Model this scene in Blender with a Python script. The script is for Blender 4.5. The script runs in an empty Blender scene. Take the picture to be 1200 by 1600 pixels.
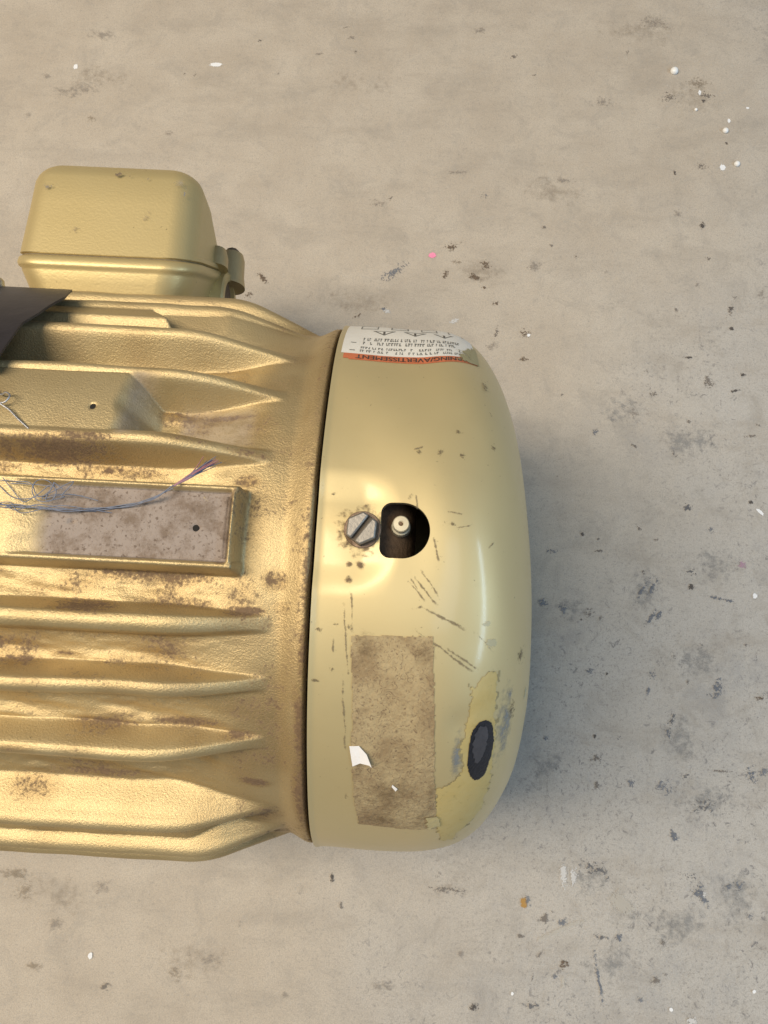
import bpy, bmesh, math, random
import numpy as np
from mathutils import Vector, Matrix

random.seed(7)
rng = np.random.default_rng(11)
sc = bpy.context.scene
COL = sc.collection
RAD = math.radians

# ------------------------------------------------------------------ camera
H = 0.116                      # height of the motor axis over the floor (m)
CAM = (0.0238, -0.0425, 0.4584)
PITCH, ROLL, YAW, FPX = 0.2133, 0.0505, -0.0131, 1200.0
rt = Vector((1, 0, 0)); fw = Vector((0, math.sin(PITCH), -math.cos(PITCH))); up = Vector((0, math.cos(PITCH), math.sin(PITCH)))
fw, rt = fw * math.cos(YAW) + rt * math.sin(YAW), rt * math.cos(YAW) - fw * math.sin(YAW)
rt, up = rt * math.cos(ROLL) + up * math.sin(ROLL), up * math.cos(ROLL) - rt * math.sin(ROLL)
cam_d = bpy.data.cameras.new('camera'); cam = bpy.data.objects.new('camera', cam_d); COL.objects.link(cam)
cam.matrix_world = Matrix(((rt.x, up.x, -fw.x, CAM[0]), (rt.y, up.y, -fw.y, CAM[1]), (rt.z, up.z, -fw.z, CAM[2]), (0, 0, 0, 1)))
cam_d.sensor_fit = 'VERTICAL'; cam_d.sensor_height = 24.0; cam_d.lens = 24.0 * FPX / 1600.0
cam_d.clip_start = 0.01; cam_d.clip_end = 50
sc.camera = cam

# ------------------------------------------------------------------ indoor light: dim room, a ceiling tube, cool light from a side opening, added cool fill
w = bpy.data.worlds.new('World'); sc.world = w; w.use_nodes = True
w.node_tree.nodes['Background'].inputs[0].default_value = (0.80, 0.88, 1.0, 1)
w.node_tree.nodes['Background'].inputs[1].default_value = 0.12
def area(name, loc, aim, sx, sy, power, col):
    l = bpy.data.lights.new(name, 'AREA'); l.shape = 'RECTANGLE'; l.size = sx; l.size_y = sy; l.energy = power; l.color = col
    o = bpy.data.objects.new(name, l); COL.objects.link(o); o.location = loc
    d = (Vector(aim) - Vector(loc)).normalized()
    xa = Vector((1, 0, 0)) if abs(d.x) < .9 else Vector((0, 1, 0))
    za = -d; ya = za.cross(xa).normalized(); xa = ya.cross(za)
    o.matrix_world = Matrix(((xa.x, ya.x, za.x, loc[0]), (xa.y, ya.y, za.y, loc[1]), (xa.z, ya.z, za.z, loc[2]), (0, 0, 0, 1)))
area('ceiling_tubes', (-0.98, 0.05, 1.9), (-0.1, 0, 0.1), 1.5, 0.6, 54, (1.0, 0.87, 0.68))
area('cool_fill', (0.8, -0.3, 2.2), (0, 0, 0.1), 0.6, 1.2, 7, (0.66, 0.83, 1.0))  # added cool fill overhead, unseen source, tints the cover's curved end
area('side_opening', (1.5, -0.25, 0.95), (0, 0, 0.15), 0.14, 1.2, 11.0, (0.52, 0.76, 1.0))
sc.view_settings.view_transform = 'Standard'; sc.view_settings.look = 'None'
sc.view_settings.exposure = 0.0; sc.view_settings.gamma = 1.0; sc.view_settings.use_curve_mapping = False
CP = {'residue': [(0.01271, -16.05), (0.02264, -15.67), (0.03044, -15.66), (0.0375, -15.37), (0.03836, -22.29), (0.03939, -30.22), (0.04042, -39.41), (0.04313, -56.8), (0.03024, -57.06), (0.01693, -56.61), (0.01504, -45.79), (0.01408, -36.05), (0.014, -27.44), (0.01312, -20.85)], 'chip': [(0.04969, -24.76), (0.05307, -22.73), (0.05667, -22.05), (0.05981, -22.56), (0.0601, -24.73), (0.05968, -29.09), (0.06099, -36.35), (0.06125, -42.88), (0.06105, -46.96), (0.0601, -52.34), (0.05897, -56.76), (0.05537, -58.65), (0.05204, -60.51), (0.04876, -65.36), (0.04574, -63.78), (0.04329, -57.24), (0.0422, -50.57), (0.04149, -44.71), (0.04574, -44.47), (0.04864, -42.86), (0.04988, -40.33), (0.04897, -35.86), (0.04928, -32.26), (0.05031, -27.73), (0.05064, -25.99)], 'oval': [(0.05535, -31.21), (0.05886, -32.58), (0.06045, -35.45), (0.06031, -38.42), (0.05928, -42.11), (0.05737, -44.43), (0.05392, -44.35), (0.05136, -41.01), (0.05078, -37.18), (0.05112, -33.8), (0.05309, -31.8)], 'sheen': [(0.05434, -32.33), (0.0577, -33.68), (0.05753, -36.48), (0.05554, -39.7), (0.05385, -40.42), (0.05215, -37.79), (0.05231, -34.32)], 'smear': [(0.06115, -24.27), (0.06905, -28.53), (0.07169, -34.63), (0.06935, -38.66), (0.06455, -41.68), (0.06276, -44.45), (0.06115, -40.27), (0.06205, -35.93), (0.06035, -29.23)], 'smear2': [(0.04524, -32.86), (0.0483, -32.8), (0.04844, -35.79), (0.04933, -40.23), (0.0481, -42.77), (0.04583, -43.24), (0.04549, -36.86)], 'flake': [(0.01344, -35.28), (0.01646, -35.04), (0.01897, -36.41), (0.02074, -38.7), (0.01991, -38.45), (0.01705, -38.55), (0.01463, -39.51)], 'fleck': [(0.02768, -43.4), (0.02941, -44.14), (0.02884, -44.83), (0.02751, -43.89)], 'glue': [(0.03956, -52.54), (0.04296, -52.14), (0.04388, -56.13), (0.04017, -56.2)]}
CL = [[(0.03004, -11.59), (0.03384, -10.78), (0.03973, -12.36), (0.04787, -14.35)], [(0.04957, -14.37), (0.05432, -16.44), (0.05905, -19.23)], [(0.02986, -13.73), (0.04018, -17.39), (0.05207, -21.97)], [(0.04091, -16.96), (0.05342, -21.62)], [(0.02878, -6.56), (0.03166, -8.21), (0.03535, -10.54)], [(0.03026, -5.61), (0.03395, -7.74), (0.03843, -10.66)], [(0.03233, -4.74), (0.0358, -6.88), (0.03912, -9.63)], [(0.02971, -6.03), (0.03267, -8.48)], [(0.00961, -10.12), (0.01112, -15.68), (0.01211, -23.03)], [(0.01198, -8.53), (0.01306, -15.63)], [(0.01026, -22.0), (0.01156, -29.85), (0.01251, -37.47)], [(0.00724, -15.99), (0.00752, -19.42)], [(0.04256, 2.02), (0.04916, 3.08)], [(0.03898, 4.65), (0.04648, 4.42)], [(0.03603, 0.51), (0.03809, -3.77)], [(0.02994, 7.67), (0.03099, 4.4)], [(0.02882, 15.19), (0.03225, 16.19)], [(0.05397, -0.96), (0.05801, 1.03)]]
CS = {'rust': [(0.01428, 0.96, 0.00709, 3.52), (0.01412, -4.72, 0.00176, 0.92), (0.01079, -4.71, 0.00098, 0.51), (0.01105, -7.04, 0.00117, 0.61), (0.02081, 2.83, 0.00198, 1.26)], 'dark': [(0.04387, 19.95, 0.00207, 0.96), (0.03086, 15.26, 0.00123, 0.75), (0.04233, 2.65, 0.0029, 0.53), (0.03776, 15.25, 0.00171, 1.0), (0.04513, 15.32, 0.0016, 0.88), (0.04139, -45.95, 0.00081, 0.72), (0.05036, -47.72, 0.00117, 1.22), (0.04614, -46.63, 0.00106, 0.56), (0.00266, -15.09, 0.00098, 0.72), (0.00786, -14.23, 0.00175, 0.31), (0.0071, -21.77, 0.00118, 0.65), (0.00209, -23.54, 0.00178, 0.44), (0.0118, -14.63, 0.00117, 0.82), (0.02839, 7.07, 0.001, 1.0), (0.05607, 35.44, 0.00186, 3.25), (0.05721, 27.08, 0.00141, 1.09), (0.05771, 19.31, 0.00133, 1.19), (0.0266, -16.28, 0.00058, 0.31), (0.02722, -16.67, 0.00078, 0.31), (0.01254, -47.69, 0.00084, 0.94), (0.01317, -47.66, 0.00064, 0.56), (0.07485, -20.74, 0.00481, 2.37), (0.06996, -32.46, 0.00269, 3.47), (0.00438, 6.95, 0.001, 0.44)], 'light': [(0.05506, -13.4, 0.00207, 0.77), (0.05689, -16.79, 0.00338, 1.13), (0.0821, -32.0, 0.00275, 2.2)]}
FM = [(-0.087, 0.3916, 0.00226, 0.00135, 17.1, 'd'), (-0.1162, 0.3705, 0.00448, 0.00179, 2.1, 'w'), (-0.2144, 0.364, 0.00179, 0.00224, -2.9, 'w'), (-0.1977, 0.323, 0.00397, 0.00352, -2.9, 'b'), (-0.144, 0.3136, 0.00394, 0.00263, 7.1, 'g'), (-0.1377, 0.3616, 0.00134, 0.00134, -2.9, 'd'), (-0.1301, 0.3614, 0.00134, 0.00134, -2.9, 'd'), (-0.0278, 0.4058, 0.00227, 0.00136, 37.1, 'd'), (-0.0228, 0.398, 0.00316, 0.00226, -2.9, 'g'), (-0.0197, 0.3854, 0.00135, 0.00225, -2.9, 'd'), (-0.0443, 0.3831, 0.00314, 0.00135, 17.1, 'g'), (-0.0722, 0.3654, 0.00268, 0.00134, 42.1, 'g'), (0.0673, 0.4078, 0.00723, 0.00362, 7.1, 'g'), (0.0915, 0.3878, 0.00269, 0.00224, -32.9, 'd'), (0.1056, 0.3728, 0.00134, 0.00134, -2.9, 'd'), (0.1708, 0.3949, 0.00179, 0.00179, -2.9, 'd'), (0.2031, 0.3808, 0.00267, 0.00267, -2.9, 'W'), (0.2367, 0.3349, 0.00197, 0.00197, -2.9, 'W'), (0.2434, 0.3094, 0.00195, 0.00195, -2.9, 'W'), (0.2172, 0.3506, 0.0011, 0.0011, -2.9, 'W'), (0.2203, 0.3646, 0.00111, 0.00221, -2.9, 'w'), (0.2396, 0.3431, 0.0011, 0.00175, -2.9, 'w'), (0.2338, 0.3064, 0.00216, 0.00259, -2.9, 'w'), (0.2528, 0.3539, 0.00132, 0.00088, -2.9, 'w'), (0.199, 0.3599, 0.0053, 0.00398, -2.9, 'd'), (0.2192, 0.3723, 0.00799, 0.00621, -2.9, 'b'), (0.2231, 0.358, 0.00177, 0.00177, -2.9, 'D'), (0.2013, 0.3004, 0.00129, 0.00216, 7.1, 'D'), (0.2196, 0.3067, 0.00346, 0.00303, -2.9, 'd'), (0.2372, 0.3254, 0.00131, 0.00131, -2.9, 'D'), (0.1526, 0.3534, 0.00971, 0.00441, -2.9, 'g'), (0.1893, 0.4209, 0.01132, 0.00634, -2.9, 'g'), (0.2255, 0.3623, 0.00619, 0.00265, -2.9, 'd'), (0.0402, 0.2311, 0.00253, 0.00211, -2.9, 'p'), (0.0164, 0.2183, 0.0109, 0.00336, 35.1, 's'), (0.053, 0.2383, 0.00591, 0.00296, 17.1, 'B'), (0.0749, 0.2264, 0.00378, 0.00462, 47.1, 'B'), (0.068, 0.2172, 0.00586, 0.00251, -27.9, 'B'), (0.0499, 0.2182, 0.00251, 0.00419, -2.9, 'B'), (0.083, 0.1989, 0.00249, 0.00208, -2.9, 'B'), (0.0753, 0.2094, 0.00167, 0.00167, -2.9, 'B'), (0.0564, 0.2268, 0.00336, 0.00168, -2.9, 'b'), (0.1076, 0.2271, 0.00504, 0.00588, -42.9, 'g'), (-0.07, 0.2093, 0.00586, 0.00251, -32.9, 'B'), (-0.0781, 0.197, 0.00333, 0.0025, 17.1, 'B'), (0.0106, 0.1911, 0.00207, 0.00166, -2.9, 's'), (0.0128, 0.1894, 0.00331, 0.00249, -2.9, 'w2'), (0.0565, 0.1845, 0.0033, 0.00372, -32.9, 'w2'), (0.0816, 0.1693, 0.0041, 0.00492, -2.9, 'g'), (0.0838, 0.1792, 0.00165, 0.00494, -2.9, 'd'), (0.102, 0.1779, 0.0037, 0.0037, -2.9, 'B'), (0.1044, 0.1776, 0.00123, 0.00123, -2.9, 'w'), (0.1014, 0.1607, 0.00408, 0.00163, -7.9, 'B'), (-0.0077, 0.1848, 0.0029, 0.00166, 27.1, 'B'), (0.0024, 0.2675, 0.006, 0.00385, -2.9, 'g'), (0.0107, 0.2718, 0.00214, 0.00172, -2.9, 'd'), (0.0551, 0.2934, 0.00951, 0.00216, 2.1, 'g'), (0.1263, 0.2912, 0.00862, 0.00302, -2.9, 'g'), (0.0736, 0.2774, 0.00257, 0.00257, -2.9, 's'), (0.1188, 0.2421, 0.00169, 0.00127, -2.9, 'd'), (0.1137, 0.2555, 0.0017, 0.00127, -32.9, 'd'), (0.1348, 0.2354, 0.00126, 0.00168, -2.9, 'd'), (0.1537, 0.2248, 0.00503, 0.00251, -2.9, 'g'), (0.2184, 0.2618, 0.00255, 0.00297, -2.9, 'D'), (0.203, 0.2695, 0.00341, 0.00341, -2.9, 'g'), (0.2222, 0.2376, 0.00294, 0.00168, -2.9, 'd'), (0.2349, 0.203, 0.00248, 0.0029, -2.9, 'D'), (0.2377, 0.2099, 0.00249, 0.00208, -2.9, 'd'), (0.2552, 0.214, 0.00332, 0.00499, -2.9, 'g'), (0.1993, 0.2003, 0.00166, 0.00124, -2.9, 'd'), (0.214, 0.2187, 0.00208, 0.00334, -2.9, 'g'), (0.2344, 0.2012, 0.00207, 0.00331, -22.9, 'd'), (0.2347, 0.1887, 0.00165, 0.00165, -2.9, 'D'), (0.2065, 0.1674, 0.00408, 0.00122, -2.9, 'D'), (0.2402, 0.1574, 0.00243, 0.00162, -2.9, 'D'), (0.2348, 0.1463, 0.00364, 0.00121, 12.1, 'D'), (0.2177, 0.1515, 0.00405, 0.00405, -2.9, 'd'), (0.1832, 0.1419, 0.00242, 0.00323, 37.1, 'd'), (0.1794, 0.1568, 0.00285, 0.00163, -2.9, 'd'), (0.1709, 0.1285, 0.00562, 0.00402, -2.9, 'g'), (0.1259, 0.1382, 0.00162, 0.00121, -2.9, 'd'), (0.1467, 0.1142, 0.002, 0.002, -2.9, 's'), (0.1705, 0.1067, 0.00239, 0.00119, -32.9, 'd'), (0.1962, 0.1026, 0.00238, 0.00159, -32.9, 'd'), (0.2052, 0.1244, 0.0012, 0.0012, -2.9, 'd'), (0.2486, 0.1245, 0.002, 0.0016, -2.9, 'd'), (0.2431, 0.1167, 0.00478, 0.0012, 12.1, 'd'), (0.241, 0.0744, 0.00196, 0.00156, -2.9, 'D'), (0.2466, 0.0686, 0.00312, 0.00117, -42.9, 'w'), (0.203, 0.0692, 0.0043, 0.00352, -2.9, 'k'), (0.1386, 0.0491, 0.00155, 0.00155, -2.9, 'D'), (0.1482, 0.0469, 0.00155, 0.00116, -2.9, 'd'), (0.1727, 0.0548, 0.00194, 0.00233, -2.9, 'd'), (0.183, 0.0483, 0.00116, 0.00116, -2.9, 'd'), (0.1482, 0.0394, 0.00309, 0.00097, 5.1, 'd'), (0.2165, 0.0563, 0.00155, 0.00233, -2.9, 's'), (0.2345, 0.0353, 0.00384, 0.00346, -2.9, 'p2'), (0.2037, 0.0298, 0.00345, 0.00345, -2.9, 'k'), (0.2034, 0.0202, 0.00229, 0.00229, -2.9, 'D'), (0.1749, 0.0283, 0.00115, 0.0023, -2.9, 'd'), (0.1739, 0.0167, 0.00153, 0.00764, -30.9, 'S'), (0.1797, 0.0182, 0.00153, 0.00688, -30.9, 'S'), (0.1782, -0.0002, 0.00152, 0.00682, -30.9, 'S'), (0.1839, 0.0032, 0.00152, 0.00379, -30.9, 'S'), (0.2203, 0.0142, 0.0099, 0.00114, -8.9, 'S'), (0.2409, 0.0171, 0.00152, 0.00152, -2.9, 'w'), (0.1149, 0.0056, 0.00266, 0.00266, -2.9, 's'), (0.1263, 0.0032, 0.00228, 0.00304, -2.9, 's'), (0.1422, 0.0017, 0.00304, 0.00304, -2.9, 'd'), (0.1377, -0.0023, 0.00114, 0.00114, -2.9, 'D'), (0.149, -0.0009, 0.0019, 0.0019, -2.9, 'd'), (0.12, 0.0383, 0.00348, 0.00155, -2.9, 's'), (0.1229, 0.0845, 0.00118, 0.00118, -2.9, 'd'), (0.1525, -0.0331, 0.00112, 0.00112, -2.9, 'D'), (0.1421, -0.0322, 0.00299, 0.00187, -2.9, 's'), (0.1786, -0.0325, 0.00224, 0.00373, -17.9, 's'), (0.1762, -0.0417, 0.00111, 0.00372, -12.9, 's'), (0.1927, -0.0214, 0.00262, 0.00187, -2.9, 'd'), (0.2079, -0.0143, 0.00376, 0.00301, -42.9, 'k'), (0.2163, -0.0378, 0.00372, 0.00595, -22.9, 'S'), (0.2409, -0.0419, 0.00259, 0.00334, -2.9, 'B'), (0.2342, -0.013, 0.00226, 0.0015, -42.9, 'd'), (0.1898, -0.0572, 0.00516, 0.00442, -2.9, 'k'), (0.1878, -0.0644, 0.00147, 0.00294, -2.9, 'S'), (0.1997, -0.035, 0.00149, 0.00149, -2.9, 'd'), (0.1584, -0.0688, 0.00147, 0.0022, -2.9, 'S'), (0.1452, -0.0684, 0.0011, 0.00147, -2.9, 'D'), (0.1174, -0.0716, 0.00147, 0.00147, -2.9, 'S'), (0.1455, -0.0807, 0.00329, 0.00402, -2.9, 'd'), (0.1834, -0.0936, 0.00435, 0.00399, -2.9, 's'), (0.1963, -0.0874, 0.00436, 0.00291, -2.9, 'k'), (0.2344, -0.0847, 0.004, 0.004, -2.9, 'S'), (0.241, -0.083, 0.00291, 0.00291, -2.9, 's'), (0.2163, -0.0839, 0.01236, 0.00073, -0.9, 'd'), (0.2065, -0.1034, 0.00865, 0.00504, -2.9, 'k'), (0.1888, -0.1202, 0.00215, 0.00358, 17.1, 'S'), (0.1654, -0.0935, 0.00181, 0.00254, -2.9, 's'), (0.1462, -0.0952, 0.00145, 0.00217, -2.9, 'd'), (0.2031, -0.1496, 0.00352, 0.00704, 25.1, 'S'), (0.2049, -0.1495, 0.00141, 0.00211, -2.9, 'w2'), (0.2174, -0.1446, 0.00318, 0.00247, -2.9, 'S'), (0.2244, -0.1442, 0.00318, 0.00247, -2.9, 'S'), (0.229, -0.1586, 0.00245, 0.0021, -2.9, 'S'), (0.1982, -0.1407, 0.00566, 0.00354, -2.9, 'k'), (0.1452, -0.1395, 0.01064, 0.00638, -2.9, 'k'), (0.1275, -0.1437, 0.00319, 0.0085, 5.1, 'w2'), (0.1328, -0.1441, 0.00283, 0.00637, -2.9, 'w2'), (0.1591, -0.1565, 0.01055, 0.00633, -27.9, 'l'), (0.1241, -0.1722, 0.02235, 0.00175, 25.1, 'l'), (0.1057, -0.1586, 0.00211, 0.00352, 7.1, 'o'), (0.1082, -0.1578, 0.00141, 0.00317, 7.1, 's'), (0.117, -0.1661, 0.0049, 0.00315, 27.1, 'd'), (0.1275, -0.1672, 0.0042, 0.0021, 25.1, 's'), (0.1049, -0.1757, 0.00244, 0.0014, -2.9, 'd'), (0.1466, -0.1947, 0.00103, 0.01794, 11.1, 'S'), (0.1484, -0.1741, 0.00627, 0.00244, -2.9, 'k'), (0.1582, -0.1736, 0.00279, 0.00209, -2.9, 'S'), (0.1814, -0.1746, 0.00244, 0.00209, -2.9, 'd'), (0.1286, -0.1884, 0.00346, 0.00242, -2.9, 'B'), (0.1276, -0.1973, 0.00172, 0.00483, -2.9, 'l'), (0.1147, -0.1838, 0.00139, 0.00347, -22.9, 'd'), (0.111, -0.195, 0.00104, 0.00414, -12.9, 'd'), (0.1231, -0.1944, 0.00207, 0.00207, -2.9, 's'), (0.1688, -0.2028, 0.00206, 0.00206, -2.9, 's'), (0.1775, -0.1931, 0.00345, 0.00276, -2.9, 'd'), (0.1828, -0.1912, 0.00138, 0.00207, -2.9, 'd'), (0.1958, -0.2122, 0.00409, 0.00307, -2.9, 'w2'), (0.2299, -0.1962, 0.00103, 0.00103, -2.9, 'w'), (0.1851, -0.2072, 0.00103, 0.00103, -2.9, 'w'), (0.1002, -0.204, 0.00086, 0.00103, -2.9, 'w'), (0.1105, -0.209, 0.00754, 0.0048, -2.9, 'k'), (-0.1288, -0.1976, 0.00139, 0.00174, -2.9, 'w'), (-0.0002, -0.1515, 0.00142, 0.00319, 7.1, 'D'), (0.0057, -0.1655, 0.00106, 0.00317, 12.1, 'd'), (-0.0497, -0.1775, 0.00175, 0.00245, -2.9, 'g'), (-0.017, -0.1596, 0.00177, 0.00318, -22.9, 'g'), (-0.1195, -0.2128, 0.00276, 0.00207, 37.1, 'd'), (-0.1579, -0.2045, 0.00555, 0.00312, -2.9, 'b'), (-0.0831, -0.2037, 0.00554, 0.00346, -32.9, 'b'), (-0.1505, -0.1835, 0.00631, 0.00421, 27.1, 'g'), (-0.1687, -0.1682, 0.00707, 0.00566, -2.9, 'b'), (-0.1755, -0.1587, 0.01066, 0.00426, -2.9, 'b'), (0.064, -0.1543, 0.01059, 0.00177, -2.9, 'd'), (0.0585, -0.148, 0.00177, 0.00283, -2.9, 'd'), (0.0797, -0.2113, 0.00309, 0.00309, 17.1, 'D'), (0.0721, -0.1861, 0.00174, 0.00208, -2.9, 'g'), (-0.0217, -0.2114, 0.00275, 0.00206, -2.9, 'g'), (-0.1268, -0.1627, 0.00496, 0.00566, 27.1, 'g'), (-0.063, -0.1964, 0.00764, 0.00347, 17.1, 'g'), (0.0313, -0.2039, 0.00896, 0.00414, -2.9, 'g'), (-0.2325, 0.3547, 0.00447, 0.00268, -2.9, 'g'), (-0.2412, 0.3234, 0.00309, 0.00353, 27.1, 'g'), (-0.199, 0.3907, 0.01358, 0.00543, -2.9, 'g'), (-0.211, 0.3454, 0.01779, 0.00623, 7.1, 'g')]
CLOUDS = [(0.2057, -0.0219, 0.02623, 0.02248, 'c'), (0.1933, -0.0659, 0.02202, 0.02569, 'c'), (0.2067, -0.1, 0.0397, 0.02165, 'c'), (0.1416, -0.1437, 0.02655, 0.0177, 'c'), (0.1869, -0.164, 0.05248, 0.02624, 'c'), (0.1518, -0.1882, 0.0346, 0.02076, 'c'), (0.1766, 0.0142, 0.02288, 0.0267, 'c'), (0.1309, 0.0042, 0.01901, 0.01901, 'c'), (0.1164, -0.0874, 0.0255, 0.0255, 'c'), (0.2192, 0.0357, 0.03077, 0.01923, 'c'), (0.2224, -0.1492, 0.02464, 0.02816, 'c'), (0.064, -0.1527, 0.02827, 0.01237, 'e'), (0.0721, 0.2207, 0.03353, 0.02095, 'e'), (0.2144, 0.3617, 0.03537, 0.02653, 'e'), (-0.0063, 0.1961, 0.04989, 0.01663, 'e'), (0.2063, 0.1115, 0.03583, 0.02389, 'c'), (0.1669, 0.1305, 0.02814, 0.0201, 'c'), (-0.0734, -0.1969, 0.04168, 0.01737, 'e'), (-0.1508, -0.1689, 0.03179, 0.02119, 'e'), (-0.016, 0.3604, 0.04893, 0.01779, 'e'), (-0.199, 0.3564, 0.04019, 0.02233, 'e'), (0.1801, 0.4124, 0.05418, 0.02257, 'e'), (0.1177, 0.282, 0.05152, 0.02147, 'e')]
RU = [(-0.0836, 12.45, 0.0231, 1.86, 1), (-0.1006, 12.45, 0.0084, 1.59, 0.8), (-0.0439, 14.56, 0.0127, 0.96, 0.7), (-0.0235, 14.07, 0.0105, 1.21, 0.8), (-0.0694, 10.48, 0.0017, 0.9, 1.3), (-0.0657, 10.73, 0.0012, 0.52, 1), (-0.0367, 23.93, 0.013, 0.81, 1), (-0.0756, 13.67, 0.0126, 1.35, 0.9), (-0.0232, 9.23, 0.0051, 1.71, 0.9), (-0.028, -1.95, 0.0043, 3.07, 0.8), (-0.0295, 2.99, 0.0028, 2.06, 0.8), (-0.0278, -5.12, 0.0015, 0.78, 1.3), (-0.0807, -11.2, 0.0184, 0.92, 0.6), (-0.0693, -13.4, 0.0122, 1.04, 1), (-0.0469, -12.51, 0.0122, 0.81, 0.8), (-0.0212, -13.28, 0.0081, 1.02, 1.1), (-0.0121, -8.01, 0.0056, 2.38, 0.8), (-0.0097, -12.5, 0.006, 2.18, 0.6), (-0.0022, -6.86, 0.002, 9.72, 0.8), (-0.0022, -19.93, 0.002, 9.4, 0.9), (-0.0026, -33.23, 0.0025, 10.4, 1), (-0.0026, -49.13, 0.0039, 17.55, 1), (-0.0019, 6.51, 0.0016, 6.8, 0.7), (-0.0037, -26.94, 0.0028, 5.0, 0.7), (-0.0918, -23.59, 0.0093, 0.87, 0.9), (-0.0773, -22.4, 0.0062, 0.61, 0.9), (-0.0692, -24.36, 0.0124, 0.62, 0.6), (-0.0485, -23.45, 0.0164, 0.62, 0.6), (-0.0663, -35.19, 0.0127, 1.04, 1), (-0.0388, -34.46, 0.0147, 1.32, 1), (-0.0219, -36.14, 0.0084, 1.19, 0.9), (-0.0922, -37.37, 0.0086, 0.93, 0.7), (-0.0733, -51.93, 0.025, 1.7, 0.9), (-0.0969, -54.28, 0.0117, 1.61, 0.7), (-0.0187, -48.57, 0.0062, 1.47, 1.2), (-0.0179, -59.68, 0.0093, 5.35, 0.9), (-0.0175, -70.41, 0.0075, 5.0, 0.9), (-0.0123, 17.79, 0.0042, 3.38, 0.5), (-0.0387, 5.22, 0.0118, 0.42, 0.5), (-0.0146, 32.75, 0.0056, 4.78, 0.5), (-0.007, 23.72, 0.0026, 8.62, 0.5), (-0.0044, 32.83, 0.0018, 8.95, 0.6), (-0.0575, -5.44, 0.0116, 0.58, 0.5)]
TH = [[(-0.1017, 2.5714, 0.116), (-0.0958, 1.4324, 0.1152), (-0.0899, 1.3852, 0.1152), (-0.084, 1.338, 0.1152), (-0.0763, 1.1653, 0.115), (-0.0672, 1.6883, 0.1135), (-0.0576, 2.5546, 0.1135), (-0.0494, 3.7003, 0.1155), (-0.0437, 5.4582, 0.1168), (-0.0405, 7.0202, 0.1155), (-0.0368, 8.7282, 0.112), (-0.0314, 11.1253, 0.109)], [(-0.1008, 0.1226, 0.116), (-0.0957, 1.5846, 0.1156), (-0.0906, 0.7475, 0.1154), (-0.0841, 1.8096, 0.1154), (-0.0743, 1.3145, 0.115), (-0.0657, 1.5056, 0.112), (-0.0657, 1.5278, 0.111)], [(-0.1011, 5.6694, 0.1158), (-0.0969, 4.3391, 0.1152), (-0.0924, 2.7271, 0.1152), (-0.0873, 2.6279, 0.1154), (-0.0844, 3.3209, 0.116), (-0.0811, 4.7371, 0.1165), (-0.0789, 3.8884, 0.1165), (-0.0801, 2.4299, 0.116), (-0.0843, 2.3923, 0.1155), (-0.0864, 3.6694, 0.116), (-0.0856, 5.2294, 0.1165), (-0.0826, 5.5128, 0.1165), (-0.0797, 4.6547, 0.116)], [(-0.0971, 5.2945, 0.1156), (-0.0921, 5.2188, 0.1156), (-0.0874, 4.9987, 0.1158), (-0.0845, 3.1032, 0.1154), (-0.0779, 3.5958, 0.1153), (-0.0712, 3.5423, 0.1148)], [(-0.1106, 22.4805, 0.116), (-0.1053, 20.6171, 0.1156), (-0.1029, 20.5705, 0.1168), (-0.1011, 19.8772, 0.117), (-0.1021, 18.7549, 0.1165), (-0.1039, 18.6428, 0.116), (-0.1005, 17.623, 0.1156), (-0.097, 16.1293, 0.1152), (-0.0927, 14.4471, 0.1148)]]
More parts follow.
